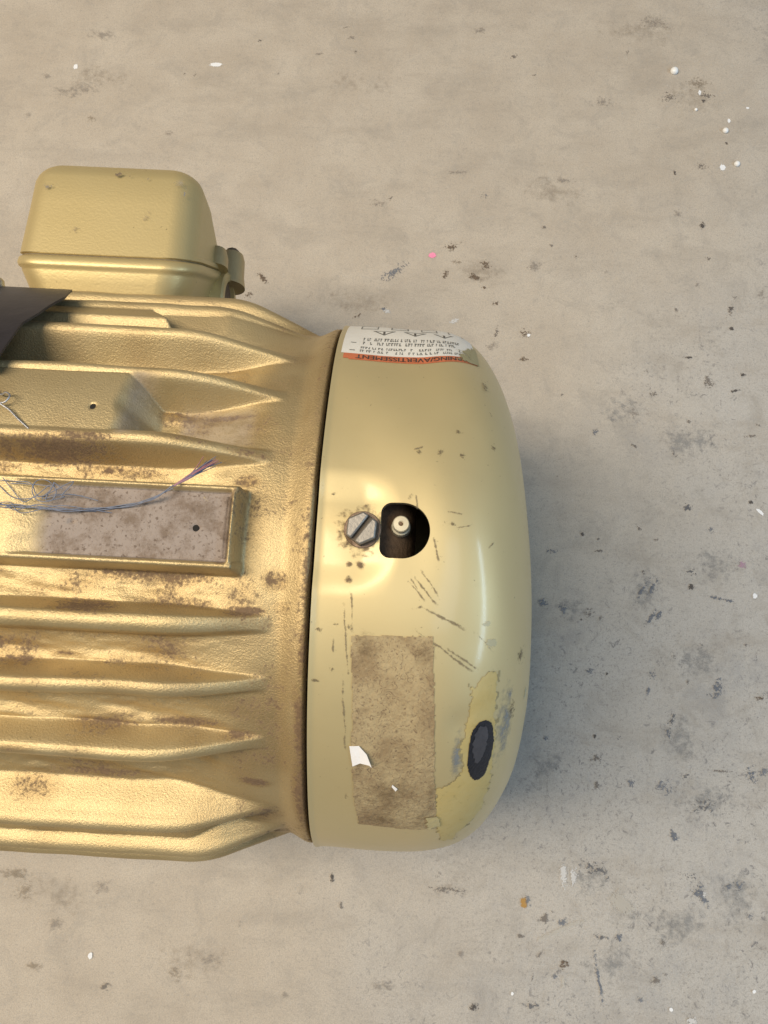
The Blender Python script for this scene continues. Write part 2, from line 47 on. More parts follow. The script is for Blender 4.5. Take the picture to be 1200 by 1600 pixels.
# ------------------------------------------------------------------ material helpers
class NT:
    def __init__(s, name):
        s.m = bpy.data.materials.new(name); s.m.use_nodes = True; s.t = s.m.node_tree
        s.b = s.t.nodes['Principled BSDF']; s.out = s.t.nodes['Material Output']
    def n(s, typ, **k):
        nd = s.t.nodes.new(typ)
        for a, v in k.items(): setattr(nd, a, v)
        return nd
    def l(s, a, b): s.t.links.new(a, b)
    def pos(s): return s.n('ShaderNodeNewGeometry').outputs['Position']
    def noise(s, scale, detail=4, rough=.6, vec=None, stretch=None, dist=0.0):
        v = vec or s.pos()
        if stretch:
            mp = s.n('ShaderNodeMapping'); s.l(v, mp.inputs[0]); mp.inputs['Scale'].default_value = stretch; v = mp.outputs[0]
        nd = s.n('ShaderNodeTexNoise'); s.l(v, nd.inputs['Vector'])
        nd.inputs['Scale'].default_value = scale; nd.inputs['Detail'].default_value = detail
        nd.inputs['Roughness'].default_value = rough; nd.inputs['Distortion'].default_value = dist
        return nd.outputs[0]
    def step(s, v, lo, hi):
        r = s.n('ShaderNodeMapRange', interpolation_type='SMOOTHSTEP'); s.l(v, r.inputs[0])
        r.inputs[1].default_value = lo; r.inputs[2].default_value = hi
        return r.outputs[0]
    def math(s, op, a, b=0.0):
        m = s.n('ShaderNodeMath', operation=op)
        for i, q in enumerate((a, b)):
            if isinstance(q, (int, float)): m.inputs[i].default_value = q
            else: s.l(q, m.inputs[i])
        return m.outputs[0]
    def mix(s, f, a, b):
        m = s.n('ShaderNodeMix', data_type='RGBA')
        if isinstance(f, (int, float)): m.inputs[0].default_value = f
        else: s.l(f, m.inputs[0])
        for i, q in ((6, a), (7, b)):
            if isinstance(q, tuple): m.inputs[i].default_value = (*q, 1)
            else: s.l(q, m.inputs[i])
        return m.outputs[2]
    def attr(s, name): return s.n('ShaderNodeAttribute', attribute_name=name).outputs['Fac']
    def set(s, **k):
        for a, v in k.items():
            i = s.b.inputs[a.replace('_', ' ')]
            if isinstance(v, (int, float)): i.default_value = v
            elif isinstance(v, tuple): i.default_value = (*v, 1)
            else: s.l(v, i)
    def bump(s, h, strength, dist):
        b = s.n('ShaderNodeBump'); s.l(h, b.inputs['Height']); b.inputs['Strength'].default_value = strength; b.inputs['Distance'].default_value = dist
        s.l(b.outputs[0], s.b.inputs['Normal'])
    def lerp(s, f, a, b): return s.math('ADD', a, s.math('MULTIPLY', f, b - a))

GOLD = (0.60, 0.455, 0.215)
GOLD2 = (0.49, 0.375, 0.185)
def mat_cast():
    t = NT('cast_gold_paint')
    c = t.mix(t.noise(45, 4), GOLD2, (0.60, 0.48, 0.275))
    ru = t.attr('rust'); ns = t.noise(800, 4, .7); nb = t.noise(240, 4, .65)
    rm = t.math('ADD', t.math('MULTIPLY', ru, 1.0), t.math('MULTIPLY', t.math('SUBTRACT', t.math('ADD', t.math('MULTIPLY', ns, .6), t.math('MULTIPLY', nb, .4)), .5), 2.6))
    rm = t.math('MULTIPLY', t.math('MULTIPLY', t.step(rm, .50, .95), t.step(ru, .05, .4)), .9)
    rc = t.mix(t.noise(900, 3), (0.065, 0.038, 0.022), (0.23, 0.145, 0.085))
    film = t.math('MULTIPLY', t.step(ru, .05, .9), .62)
    c = t.mix(film, c, (0.29, 0.175, 0.065))
    c = t.mix(rm, c, rc)
    du = t.math('MULTIPLY', t.attr('dust_sheen'), t.step(t.noise(300, 4, .7), .18, .34))
    c = t.mix(du, c, t.mix(t.step(t.noise(900, 3), .55, .7), t.mix(t.step(t.noise(110, 5, .75), .42, .66), (0.31, 0.255, 0.22), (0.19, 0.14, 0.105)), (0.15, 0.11, 0.085)))
    fl = t.step(t.noise(1500, 2, .5), .70, .76)
    c = t.mix(t.math('MULTIPLY', fl, .6), c, (0.12, 0.08, 0.05))
    cov = t.math('MAXIMUM', rm, du)
    t.set(Base_Color=c, Metallic=t.lerp(cov, .66, .0), Roughness=t.lerp(cov, .48, .9))
    h = t.math('ADD', t.math('MULTIPLY', t.noise(420, 2, .5), .16), t.math('MULTIPLY', t.noise(1500, 3, .7), .8))
    t.bump(h, .6, .0005)
    return t.m
def mat_sheet():
    t = NT('sheet_gold_paint')
    c = t.mix(t.noise(25, 3), (0.58, 0.465, 0.235), (0.63, 0.515, 0.28))
    g = t.step(t.noise(60, 5, .7), .60, .85)
    c = t.mix(t.math('MULTIPLY', g, .25), c, (0.30, 0.24, 0.13))
    sp = t.step(t.noise(650, 3, .6), .69, .76)
    c = t.mix(t.math('MULTIPLY', sp, .5), c, (0.14, 0.10, 0.06))
    ln = t.step(t.noise(90, 4, .75, stretch=(1, 5, 5)), .72, .8)
    c = t.mix(t.math('MULTIPLY', ln, .25), c, (0.22, 0.17, 0.10))
    t.set(Base_Color=c, Metallic=.50, Roughness=t.lerp(t.noise(40, 5, .7), .46, .64))
    t.b.inputs['Coat Weight'].default_value = .40; t.b.inputs['Coat Roughness'].default_value = .16
    h = t.math('ADD', t.math('MULTIPLY', t.noise(1200, 2), .10), t.math('MULTIPLY', t.noise(35, 2), .6))
    t.bump(h, .2, .0006)
    return t.m
def mat_box():
    t = NT('box_gold_paint')
    c = t.mix(t.noise(30, 3), (0.55, 0.43, 0.20), (0.60, 0.48, 0.245))
    g = t.step(t.noise(70, 5, .7), .62, .8)
    c = t.mix(t.math('MULTIPLY', g, .3), c, (0.28, 0.21, 0.11))
    sp = t.step(t.noise(500, 3, .6), .70, .76)
    c = t.mix(t.math('MULTIPLY', sp, .6), c, (0.10, 0.07, 0.04))
    t.set(Base_Color=c, Metallic=.5, Roughness=.45)
    t.bump(t.noise(900, 3), .2, .0004)
    return t.m
def plain(name, col, metallic=0, rough=.6, var=.25, scale=300, bump=0.0):
    t = NT(name)
    dk = tuple(q * (1 - var) for q in col); lt = tuple(min(1, q * (1 + var)) for q in col)
    t.set(Base_Color=t.mix(t.noise(scale, 4), dk, lt), Metallic=metallic, Roughness=rough)
    if bump: t.bump(t.noise(scale * 2, 3), bump, .0005)
    return t.m
def decal(name, c1, c2, thr=.30, amp=1.6, scale=900, soft=.12, opac=1.0, rough=.8, metallic=0.0, round_=True):
    """a stain: its own ragged shape from the patch coordinate and noise"""
    t = NT(name)
    r = t.attr('rr')                                   # 0 in the middle, 1 at the rim
    n = t.math('ADD', t.math('MULTIPLY', t.noise(scale * .35, 4, .7), .5), t.math('MULTIPLY', t.noise(scale * 1.4, 4, .7), .5))
    v = t.math('ADD', t.math('SUBTRACT', 1.0, r), t.math('MULTIPLY', t.math('SUBTRACT', n, .5), amp * 1.35))
    a = t.math('MULTIPLY', t.math('MULTIPLY', t.step(v, thr, thr + soft), t.step(t.math('SUBTRACT', 1.0, r), 0, .12)), opac)
    t.set(Base_Color=t.mix(t.noise(scale * .8, 3), c1, c2), Roughness=rough, Metallic=metallic, Alpha=a)
    return t.m

# ------------------------------------------------------------------ object helpers
def link(o, parent=None, kind=None):
    COL.objects.link(o); o.parent = parent
    if kind: o['kind'] = kind
    return o
def mesh_np(name, V, F, mat, parent=None, N=None, attrs=None, smooth=True):
    V = np.asarray(V, np.float32); F = np.asarray(F, np.int32)
    me = bpy.data.meshes.new(name); k = F.shape[1]
    me.vertices.add(len(V)); me.vertices.foreach_set('co', V.ravel())
    me.loops.add(F.size); me.loops.foreach_set('vertex_index', F.ravel())
    me.polygons.add(len(F)); me.polygons.foreach_set('loop_start', np.arange(0, F.size, k, dtype=np.int32))
    me.update(calc_edges=True); me.validate()
    if smooth: me.polygons.foreach_set('use_smooth', np.ones(len(me.polygons), bool))
    if attrs:
        for an, av in attrs.items():
            at = me.attributes.new(an, 'FLOAT', 'POINT'); at.data.foreach_set('value', np.asarray(av, np.float32))
    if N is not None and len(N) == len(me.vertices): me.normals_split_custom_set_from_vertices([tuple(q) for q in np.asarray(N, float)])
    for m in (mat if isinstance(mat, list) else [mat]): me.materials.append(m)
    return link(bpy.data.objects.new(name, me), parent)
def mesh_bm(name, bm, mat, parent=None, smooth=True, bevel=0.0, seg=2, angle=40):
    me = bpy.data.meshes.new(name); bmesh.ops.recalc_face_normals(bm, faces=bm.faces[:]); bm.to_mesh(me); bm.free()
    for m in (mat if isinstance(mat, list) else [mat]): me.materials.append(m)
    if smooth: me.polygons.foreach_set('use_smooth', np.ones(len(me.polygons), bool)); me.set_sharp_from_angle(angle=RAD(angle))
    o = link(bpy.data.objects.new(name, me), parent)
    if bevel:
        b = o.modifiers.new('bevel', 'BEVEL'); b.width = bevel; b.segments = seg; b.limit_method = 'ANGLE'; b.angle_limit = RAD(35)
        b.harden_normals = False
    return o
def grid_normals(P):
    n = np.cross(np.gradient(P, axis=0), np.gradient(P, axis=1)); n /= np.linalg.norm(n, axis=-1, keepdims=True) + 1e-12
    return n
def sub_mesh(name, P, N, mask, mat, parent, attrs=None):
    """object from the quads of grid P where mask is true; keeps the grid's normals so neighbours join without a seam"""
    ni, nj = P.shape[:2]
    idx = np.arange(ni * nj).reshape(ni, nj)
    Q = np.stack([idx[:-1, :-1], idx[1:, :-1], idx[1:, 1:], idx[:-1, 1:]], -1)[mask]
    if not len(Q): return None
    u, inv = np.unique(Q, return_inverse=True)
    return mesh_np(name, P.reshape(-1, 3)[u], inv.reshape(Q.shape), mat, parent, N.reshape(-1, 3)[u], {k: v.ravel()[u] for k, v in (attrs or {}).items()})
def vnoise(x, y, seed=0):
    r = np.random.default_rng(seed); T = r.random((256, 256))
    xi = np.floor(x).astype(int); yi = np.floor(y).astype(int); fx = x - xi; fy = y - yi
    fx = fx * fx * (3 - 2 * fx); fy = fy * fy * (3 - 2 * fy)
    g = lambda a, b: T[a % 256, b % 256]
    return (g(xi, yi) * (1 - fx) + g(xi + 1, yi) * fx) * (1 - fy) + (g(xi, yi + 1) * (1 - fx) + g(xi + 1, yi + 1) * fx) * fy - .5
def ss(a, b, x):
    t = np.clip((x - a) / (b - a), 0, 1); return t * t * (3 - 2 * t)
def tube(name, pts, rad, mat, parent=None, n=6, sub=4, closed_taper=False):
    """swept tube along a smooth path"""
    p = [Vector(q) for q in pts]; path = []
    for i in range(len(p) - 1):
        a, b, c, d = p[max(i - 1, 0)], p[i], p[i + 1], p[min(i + 2, len(p) - 1)]
        for k in range(sub):
            t = k / sub
            path.append(.5 * ((2 * b) + (c - a) * t + (2 * a - 5 * b + 4 * c - d) * t * t + (3 * b - a - 3 * c + d) * t ** 3))
    path.append(p[-1]); V = []; F = []
    ref = Vector((.3, .2, .93))
    for i, q in enumerate(path):
        tg = (path[min(i + 1, len(path) - 1)] - path[max(i - 1, 0)]).normalized()
        a = tg.cross(ref).normalized(); b = tg.cross(a)
        rr = rad * (1 - .6 * i / len(path) if closed_taper else 1)
        for k in range(n):
            an = 2 * math.pi * k / n; V.append(q + (a * math.cos(an) + b * math.sin(an)) * rr)
    for i in range(len(path) - 1):
        for k in range(n): F.append((i * n + k, i * n + (k + 1) % n, (i + 1) * n + (k + 1) % n, (i + 1) * n + k))
    return mesh_np(name, [tuple(v) for v in V], F, mat, parent)
def lathe_z(name, prof, mat, parent, loc, axis=Vector((0, 0, 1)), n=28, angle=35):
    """solid of revolution: prof = [(r, h)...] about axis at loc"""
    bm = bmesh.new(); q = Vector((0, 0, 1)).rotation_difference(axis); rings = []
    for r, h in prof:
        rings.append([bm.verts.new(q @ Vector((r * math.cos(2 * math.pi * k / n), r * math.sin(2 * math.pi * k / n), h)) + Vector(loc)) for k in range(n)])
    for a, b in zip(rings, rings[1:]):
        for k in range(n): bm.faces.new((a[k], a[(k + 1) % n], b[(k + 1) % n], b[k]))
    bm.faces.new(rings[0][::-1]); bm.faces.new(rings[-1])
    return mesh_bm(name, bm, mat, parent, angle=angle)
def prism(bm, poly, z0, z1, M):
    a = [bm.verts.new(M @ Vector((x, y, z0))) for x, y in poly]; b = [bm.verts.new(M @ Vector((x, y, z1))) for x, y in poly]
    bm.faces.new(a[::-1]); bm.faces.new(b)
    for i in range(len(poly)): bm.faces.new((a[i], a[(i + 1) % len(poly)], b[(i + 1) % len(poly)], b[i]))
def clip(poly, nx, ny, d):
    out = []
    for i in range(len(poly)):
        p, q = poly[i], poly[(i + 1) % len(poly)]; a = p[0] * nx + p[1] * ny - d; b = q[0] * nx + q[1] * ny - d
        if a >= 0: out.append(p)
        if (a >= 0) != (b >= 0): t = a / (a - b); out.append((p[0] + t * (q[0] - p[0]), p[1] + t * (q[1] - p[1])))
    return out

# ------------------------------------------------------------------ floor
def mat_floor():
    t = NT('worn_floor_paint')
    p = t.pos(); sep = t.n('ShaderNodeSeparateXYZ'); t.l(p, sep.inputs[0])
    big = t.noise(5, 5, .6); mid = t.noise(22, 5, .65)
    zone = t.math('ADD', t.math('MULTIPLY', sep.outputs[0], 3.2), t.math('MULTIPLY', sep.outputs[1], -1.3))
    zone = t.step(t.math('ADD', zone, t.math('MULTIPLY', t.math('SUBTRACT', big, .5), 1.1)), .02, .80)      # the trodden, greyer side
    c = t.mix(t.step(mid, .3, .7), (0.455, 0.39, 0.315), (0.52, 0.455, 0.375))
    c = t.mix(t.math('MULTIPLY', zone, .9), c, (0.455, 0.435, 0.41))
    st = t.step(t.noise(24, 6, .7, stretch=(.55, 1.6, 1)), .48, .70)
    c = t.mix(t.math('MULTIPLY', st, .42), c, (0.33, 0.285, 0.235))
    s2 = t.step(t.noise(48, 7, .78, dist=.8), .46, .70)
    c = t.mix(t.math('MULTIPLY', s2, t.lerp(zone, .40, .62)), c, (0.31, 0.28, 0.245))
    fine = t.step(t.noise(620, 5, .7), .52, .68); den = t.lerp(t.math('MULTIPLY', zone, t.step(t.noise(18, 4), .35, .6)), .36, .8)
    c = t.mix(t.math('MULTIPLY', fine, den), c, (0.215, 0.20, 0.19))
    sp = t.step(t.noise(230, 6, .78, dist=.8), .56, .63)
    sp = t.math('MULTIPLY', sp, t.lerp(t.math('MULTIPLY', zone, t.step(t.noise(11, 6, .75), .40, .60)), .04, .9))
    c = t.mix(sp, c, (0.15, 0.145, 0.15))
    bl = t.math('MULTIPLY', zone, t.step(t.noise(13, 8, .8), .50, .66))
    c = t.mix(t.math('MULTIPLY', bl, .38), c, (0.255, 0.255, 0.265))
    lt = t.step(t.noise(380, 4, .6), .62, .72)
    c = t.mix(t.math('MULTIPLY', lt, .30), c, (0.58, 0.53, 0.47))
    gr = t.noise(1500, 3, .6)
    c = t.mix(t.math('MULTIPLY', t.step(gr, .35, .7), .42), c, (0.25, 0.225, 0.20))
    t.set(Base_Color=c, Roughness=t.lerp(mid, .55, .8)); t.b.inputs['Specular IOR Level'].default_value = .3
    h = t.math('ADD', t.math('MULTIPLY', t.noise(160, 4, .6), .8), t.math('MULTIPLY', t.noise(1100, 3, .6), .35))
    t.bump(h, .6, .0008)
    return t.m
FX = np.linspace(-1.6, 1.6, 33); FY = np.linspace(-1.6, 1.6, 33)
fp = np.stack([*np.meshgrid(FX, FY, indexing='ij'), np.zeros((33, 33))], -1)
ii = np.arange(33 * 33).reshape(33, 33)
floor = mesh_np('floor', fp.reshape(-1, 3), np.stack([ii[:-1, :-1], ii[1:, :-1], ii[1:, 1:], ii[:-1, 1:]], -1).reshape(-1, 4), mat_floor())
floor['kind'] = 'structure'; floor['label'] = 'worn beige painted concrete floor with grey scuffs and paint spots'

DK = {
 'd': ('stain', decal('stain_dark', (.12, .10, .09), (.25, .22, .19), .62, 2.6, 620, .35, .75)),
 'D': ('stain', decal('stain_black', (.05, .045, .042), (.12, .10, .09), .42, 1.8, 700, .3, .85)),
 'B': ('stain', decal('stain_brown_black', (.06, .04, .028), (.22, .16, .11), .56, 2.6, 480, .35, .9)),
 'b': ('stain', decal('stain_brown', (.20, .15, .10), (.32, .26, .19), .5, 2.4, 420, .6, .45)),
 'g': ('scuff', decal('scuff_grey', (.23, .20, .175), (.33, .29, .255), .48, 2.2, 350, .7, .5)),
 's': ('scuff', decal('scuff_slate', (.10, .115, .15), (.25, .26, .285), .55, 2.7, 600, .35, .7)),
 'S': ('scuff', decal('scuff_slate_dark', (.07, .085, .12), (.22, .23, .255), .52, 2.6, 560, .35, .8)),
 'k': ('stain', decal('stain_speckled', (.08, .08, .09), (.19, .185, .19), .80, 3.0, 520, .2, .8)),
 'w': ('paint_spot', decal('paint_white', (.72, .73, .76), (.85, .85, .86), .25, .9, 600, .15, .95)),
 'w2': ('scuff', decal('scrape_pale', (.55, .54, .54), (.70, .69, .68), .50, 2.0, 600, .15, .8)),
 'l': ('scuff', decal('scrape_light', (.50, .47, .42), (.58, .54, .48), .40, 1.6, 500, .2, .6)),
 'p': ('paint_spot', decal('paint_pink', (.80, .22, .38), (.90, .34, .50), .25, 1.0, 600, .15, .95)),
 'p2': ('stain', decal('stain_mauve', (.40, .24, .36), (.50, .30, .40), .55, 2.0, 700, .2, .6)),
 'o': ('stain', decal('stain_orange', (.36, .20, .05), (.45, .26, .08), .35, 1.5, 600, .15, .9)),
}
drop_m = plain('white_bead_paint', (.80, .80, .80), 0, .45, .05)
NSEG = 5
def decal_grid():
    g = np.linspace(-1, 1, NSEG); U, Vv = np.meshgrid(g, g, indexing='ij')
    i = np.arange(NSEG * NSEG).reshape(NSEG, NSEG)
    return U, Vv, np.stack([i[:-1, :-1], i[1:, :-1], i[1:, 1:], i[:-1, 1:]], -1).reshape(-1, 4)
for k, (x, y, a, b, ang, kd) in enumerate(FM):
    if kd == 'W':
        o = lathe_z('paint_drop', [(a, 0), (a * 1.02, a * .25), (a * .85, a * .7), (a * .45, a * .95), (a * .05, a)], drop_m, floor, (x, y, 0.0002), n=16, angle=80)
        continue
    nm, mt = DK[kd]; ex = {'d': 1.9, 's': 1.8, 'S': 1.7, 'B': 1.6, 'k': 1.6, 'g': 1.7, 'b': 1.7}.get(kd, 1.35); a *= ex; b *= ex
    g = 9
    U, Vv = np.meshgrid(np.linspace(-1, 1, g), np.linspace(-1, 1, g), indexing='ij')
    c, s = math.cos(RAD(ang)), math.sin(RAD(ang))
    X = x + U * a * c - Vv * b * s; Y = y + U * a * s + Vv * b * c
    i = np.arange(g * g).reshape(g, g)
    mesh_np(nm, np.stack([X, Y, np.full_like(X, .00012 + k * 3e-6)], -1).reshape(-1, 3), np.stack([i[:-1, :-1], i[1:, :-1], i[1:, 1:], i[:-1, 1:]], -1).reshape(-1, 4),
            mt, floor, attrs={'rr': np.clip(np.hypot(U, Vv), 0, 1).ravel()})

M_CLOUD = {'c': decal('scuff_cloud', (.20, .205, .215), (.31, .31, .31), .50, 2.4, 170, .8, .42), 'e': decal('smudge_cloud', (.25, .20, .15), (.36, .30, .24), .46, 2.2, 140, 1.0, .32)}
for k, (x, y, a, b, kd) in enumerate(CLOUDS):
    g = 13; U, Vv = np.meshgrid(np.linspace(-1, 1, g), np.linspace(-1, 1, g), indexing='ij'); i = np.arange(g * g).reshape(g, g)
    mesh_np('scuff', np.stack([x + U * a, y + Vv * b, np.full_like(U, .00006 + k * 2e-6)], -1).reshape(-1, 3), np.stack([i[:-1, :-1], i[1:, :-1], i[1:, 1:], i[:-1, 1:]], -1).reshape(-1, 4),
            M_CLOUD[kd], floor, attrs={'rr': np.clip(np.hypot(U, Vv), 0, 1).ravel()})

# ------------------------------------------------------------------ the motor
motor = link(bpy.data.objects.new('electric_motor', None)); motor.empty_display_size = .05
motor['label'] = 'gold painted electric motor with cooling fins and a dented fan cover, lying across the floor'
motor['category'] = 'motor'
M_CAST, M_SHEET, M_BOX = mat_cast(), mat_sheet(), mat_box()

# ---- cast frame: one casting given as radius over (x, theta)
th = np.concatenate([np.arange(-180, -100, 2.0), np.arange(-100, 100, .2), np.arange(100, 180.1, 2.0)])
xs = np.concatenate([np.linspace(-.27, -.135, 46)[:-1], np.linspace(-.135, -.0008, 168)])
TX, TT = np.meshgrid(xs, th, indexing='ij'); AR = np.radians(TT) * .11
RING = .1055
FINS = [  # theta, tip radius, half width, tail start x, tail end x, straight chamfer?
 (14.2, .1150, .0026, -.056, -.0145, 0), (28.6, .1150, .0026, -.056, -.013, 0), (41.5, .1155, .0027, -.056, -.0125, 0),
 (-15.2, .1150, .0031, -.046, -.0115, 0), (-25.8, .1150, .0029, -.048, -.012, 0), (-37.8, .1155, .0029, -.052, -.012, 0),
 (56.5, .1165, .0029, -.052, -.011, 1), (67.5, .1195, .0029, -.050, -.010, 1), (79, .1200, .0029, -.050, -.010, 1),
 (-57.5, .1160, .0027, -.052, -.011, 1), (-67.5, .1180, .0027, -.044, -.010, 1), (-79, .1180, .0029, -.050, -.010, 1)]
base = .0990 + .0050 * ss(-40, -34, TT) * (1 - ss(-4, 4, TT)) + .0030 * ss(4, 8, TT) * (1 - ss(14, 18, TT))
wav = vnoise(TX / .045 + 7, AR / .0042 + 6 * TX / .11, 3) * .0014 + vnoise(TX / .012, AR / .0022 + 3, 5) * .0004 + vnoise(TX / .003, AR / .0016 + 3, 15) * .0003
ring_blend = ss(-.050, -.014, TX)
base = base + wav * (1 - ring_blend) + (RING - base) * ring_blend
base += vnoise(TX / .006, AR / .006, 8) * .0002 * ss(-.05, -.02, TX) * (1 - ss(-.006, -.002, TX))
R = base.copy(); FID = np.full(TX.shape, -1)
for k, (t0, tip, hw, x0, x1, lin) in enumerate(FINS):
    cx = .0009 * vnoise(TX / .03 + k * 9, TX * 0 + k, 21)
    dsg = np.radians(TT - t0) * .111 + cx; d = np.abs(dsg)
    f = np.clip((TX - x0) / (x1 - x0), 0, 1)
    drop = f if lin else .55 * f ** 1.7 + .45 * ss(0, 1, f)
    if lin: drop = np.where(f < .40, f * f / .80, f - .20) / .80
    tp = tip + vnoise(TX / .012 + 3 * k, TX * 0 + .5, 33) * .0004 - (tip - RING + .0004) * drop
    hwk = (hw + .0003) * (1 - .30 * ss(x0, x1, TX))
    fl = .0012 + .0014 * np.clip((tp - base) / .012, 0, 1.2)
    if abs(t0) > 50: fl = np.where(dsg * t0 < 0, 2.0 * fl, fl)
    if -50 < t0 < 0: fl = np.where(dsg > 0, (.6 if t0 > -30 else .8) * fl, 1.1 * fl)
    S = 1 - ss(hwk * .75, hwk + fl, d)
    S = 1 - (1 - S) * (1 - .22 * np.exp(-(d / (hwk + fl * 2.2)) ** 2))
    S = S * (1 - .22 * np.clip(d / (hwk + .0006), 0, 1) ** 2)
    rf = base + np.maximum(tp - base, 0) * S
    R = np.maximum(R, rf)
    FID = np.where((d < hw + .0036) & (TX < -.011), k, FID)
# shallow webs between the heavy side fins
for sgn in (1, -1):
    webm = ss(57, 60, sgn * TT) * (1 - ss(84, 95, sgn * TT)) * (1 - ss(-.046, -.020, TX))
    R = np.maximum(R, base + (.1125 - base) * webm)
# thicker wall on the box side between fin and rail, ending in a step
wx = TX + (TT - 52) * .0016
wall = ss(45.5, 49.5, TT) * (1 - ss(55, 57, TT)) * (1 - ss(-.0705, -.0655, wx))
R = np.maximum(R, base + (.1142 - base) * wall)
slope = np.clip((TT - 46) / 9.0, 0, 1) * (1 - ss(56, 57, TT)) * ss(-.074, -.070, TX)
R = np.maximum(R, base + np.maximum(.1135 - .0085 * np.clip((TX + .044) / .032, 0, 1) - base, 0) * slope)
# flat nameplate pads
pad2 = ss(14.2, 15.0, TT) * (1 - ss(27.4, 28.3, TT)) * (1 - ss(-.068, -.054, TX - .004 * vnoise(TT / 3, TT * 0, 4)))
R = np.maximum(R, base + (.1143 - base) * pad2)
PA = np.radians(6.1) * .112
rim = np.maximum(1 - ss(.0004, .0032, np.abs(np.abs(AR) - PA * .97)), 0) * (1 - ss(-.0242, -.0226, TX))
endw = (1 - ss(PA - .0004, PA + .0012, np.abs(AR))) * (1 - ss(.0006, .0026, np.abs(TX + .0254)))
R = np.maximum(R, base + (.1150 - base) * rim); R = np.maximum(R, base + (.1148 - base) * endw)
inpad = (1 - ss(PA - .0012, PA - .0002, np.abs(AR))) * (1 - ss(-.0268, -.0258, TX))
recess = .1128 + .0020 * (1 - ss(-.094, -.082, TX + .003 * vnoise(AR / .004, AR * 0, 6)))
R = np.where(inpad > .01, np.maximum(base + (recess - base) * inpad, R * (rim > .25)), R)
for hx, ht, hr, dep in ((-.0751, 19.7, .0011, .0006), (-.0363, -.35, .0011, .0006), (-.0745, -.3, .0008, .0008)):
    dd = np.hypot(TX - hx, np.radians(TT - ht) * .113); R -= dep * (1 - ss(hr * .7, hr * 1.3, dd))
HOLES = ((-.0751, 19.7, .0013, .1142), (-.0363, -.35, .0011, .1127))
# end groove towards the fan cover
R += .0028 * ss(-.011, -.003, TX) + .0003 * vnoise(TT / 2.5, TT * 0 + 3, 12) * ss(-.004, -.001, TX)
R = np.where(TX > -.0014, R - .0020 * ss(-.0014, -.0008, TX), R)
ring_low = ss(-.006, -.0024, TX); R += ring_low * .0004
TR = np.radians(TT)
P = np.stack([TX, R * np.sin(TR), H + R * np.cos(TR)], -1); N = -grid_normals(P)
if (N[100, len(th) // 2, 2]) < 0: N = -N
rust = np.zeros_like(TX)
for (x, t, a, b, s) in RU:
    q = ((TX - x) / max(a, .002)) ** 2 + ((TT - t) / max(b, .4)) ** 2
    rust = np.maximum(rust, s * np.exp(-q * .9))
rust = np.maximum(rust, .55 * ss(-.011, -.003, TX)); rust = np.maximum(rust, (.42 + .8 * vnoise(TX / .015, AR / .005, 44)) * (1 - ss(-.034, -.024, TX)) * (1 - ss(.0012, .0040, R - base)))
rust = np.maximum(rust, .22 + .22 * ss(-.034, -.02, TX) + .5 * vnoise(TX / .012 + 4, AR / .010, 47)); rust = np.clip(rust, 0, 1.3)  # film thickened near the ring: darkens the colour where its highlight runs too bright
dust_sheen = .8 * pad2 * ss(-.0675, -.064, TX) * (1 - ss(-.056, -.053, TX)) + 1.0 * inpad * ss(-.088, -.080, TX) * (R < .1138) + .55 * ss(15.5, 17.5, TT) * (1 - ss(24, 27, TT)) * ss(-.052, -.048, TX) * (1 - ss(-.028, -.022, TX))  # sloped pad end: grey of cool light put in colour; the rest dust
at = {'rust': rust, 'dust_sheen': np.clip(dust_sheen, 0, 1)}
fc = FID[:-1, :-1]
xc = .5 * (TX[:-1, :-1] + TX[1:, 1:]); tc = .5 * (TT[:-1, :-1] + TT[1:, 1:])
padm = (np.abs(tc) < 7.3) & (xc < -.0225)
pad2m = (tc > 15.6) & (tc < 26.8) & (xc < -.053)
fc = np.where(padm, 100, np.where(pad2m, 101, fc))
fr = sub_mesh('frame', P, N, fc == -1, M_CAST, motor, at)
fr['label'] = 'gold cast iron frame barrel with rust in the grooves'
for k in range(len(FINS)): sub_mesh('cooling_fin', P, N, fc == k, M_CAST, motor, at)
sub_mesh('nameplate_pad', P, N, fc == 100, M_CAST, motor, at)['label'] = 'recessed pad with bare grey floor'
sub_mesh('nameplate_pad', P, N, fc == 101, M_CAST, motor, at)['label'] = 'flat gold pad with a small drilled hole'
# far end of the casting, shaft and feet (mostly outside the picture)
def ring_x(name, prof, mat, parent, n=96, y=0.0, z=H):
    V = []; F = []
    for x, r in prof:
        for k in range(n): a = 2 * math.pi * k / n; V.append((x, y + r * math.sin(a), z + r * math.cos(a)))
    for i in range(len(prof) - 1):
        for k in range(n): F.append((i * n + k, i * n + (k + 1) % n, (i + 1) * n + (k + 1) % n, (i + 1) * n + k))
    o = mesh_np(name, V, F, mat, parent); o.data.set_sharp_from_angle(angle=RAD(40)); return o
M_STEEL = plain('bright_steel', (.62, .60, .57), .95, .28, .18, 500)
M_DIRT = plain('greasy_dirt', (.15, .095, .055), .1, .7, .7, 450, .8)
M_SCREW = plain('dull_zinc_screw', (.26, .24, .215), .6, .5, .3, 500, .3)
M_BLACK = plain('hole_shade_black', (.012, .010, .008), 0, .9, .3)
ring_x('drive_end_bell', [(-.268, .112), (-.275, .110), (-.292, .095), (-.300, .05), (-.302, .0)], M_CAST, motor)
ring_x('shaft', [(-.300, .0142), (-.352, .0142), (-.354, .0128), (-.354, 0)], M_STEEL, motor, 32)
ring_x('fan_end_bell', [(-.004, .1015), (.002, .1000), (.006, .1003), (.020, .1000), (.0245, .0990), (.0275, .0970), (.030, .093), (.0315, .088), (.032, .06), (.033, .0)], M_DIRT, motor)
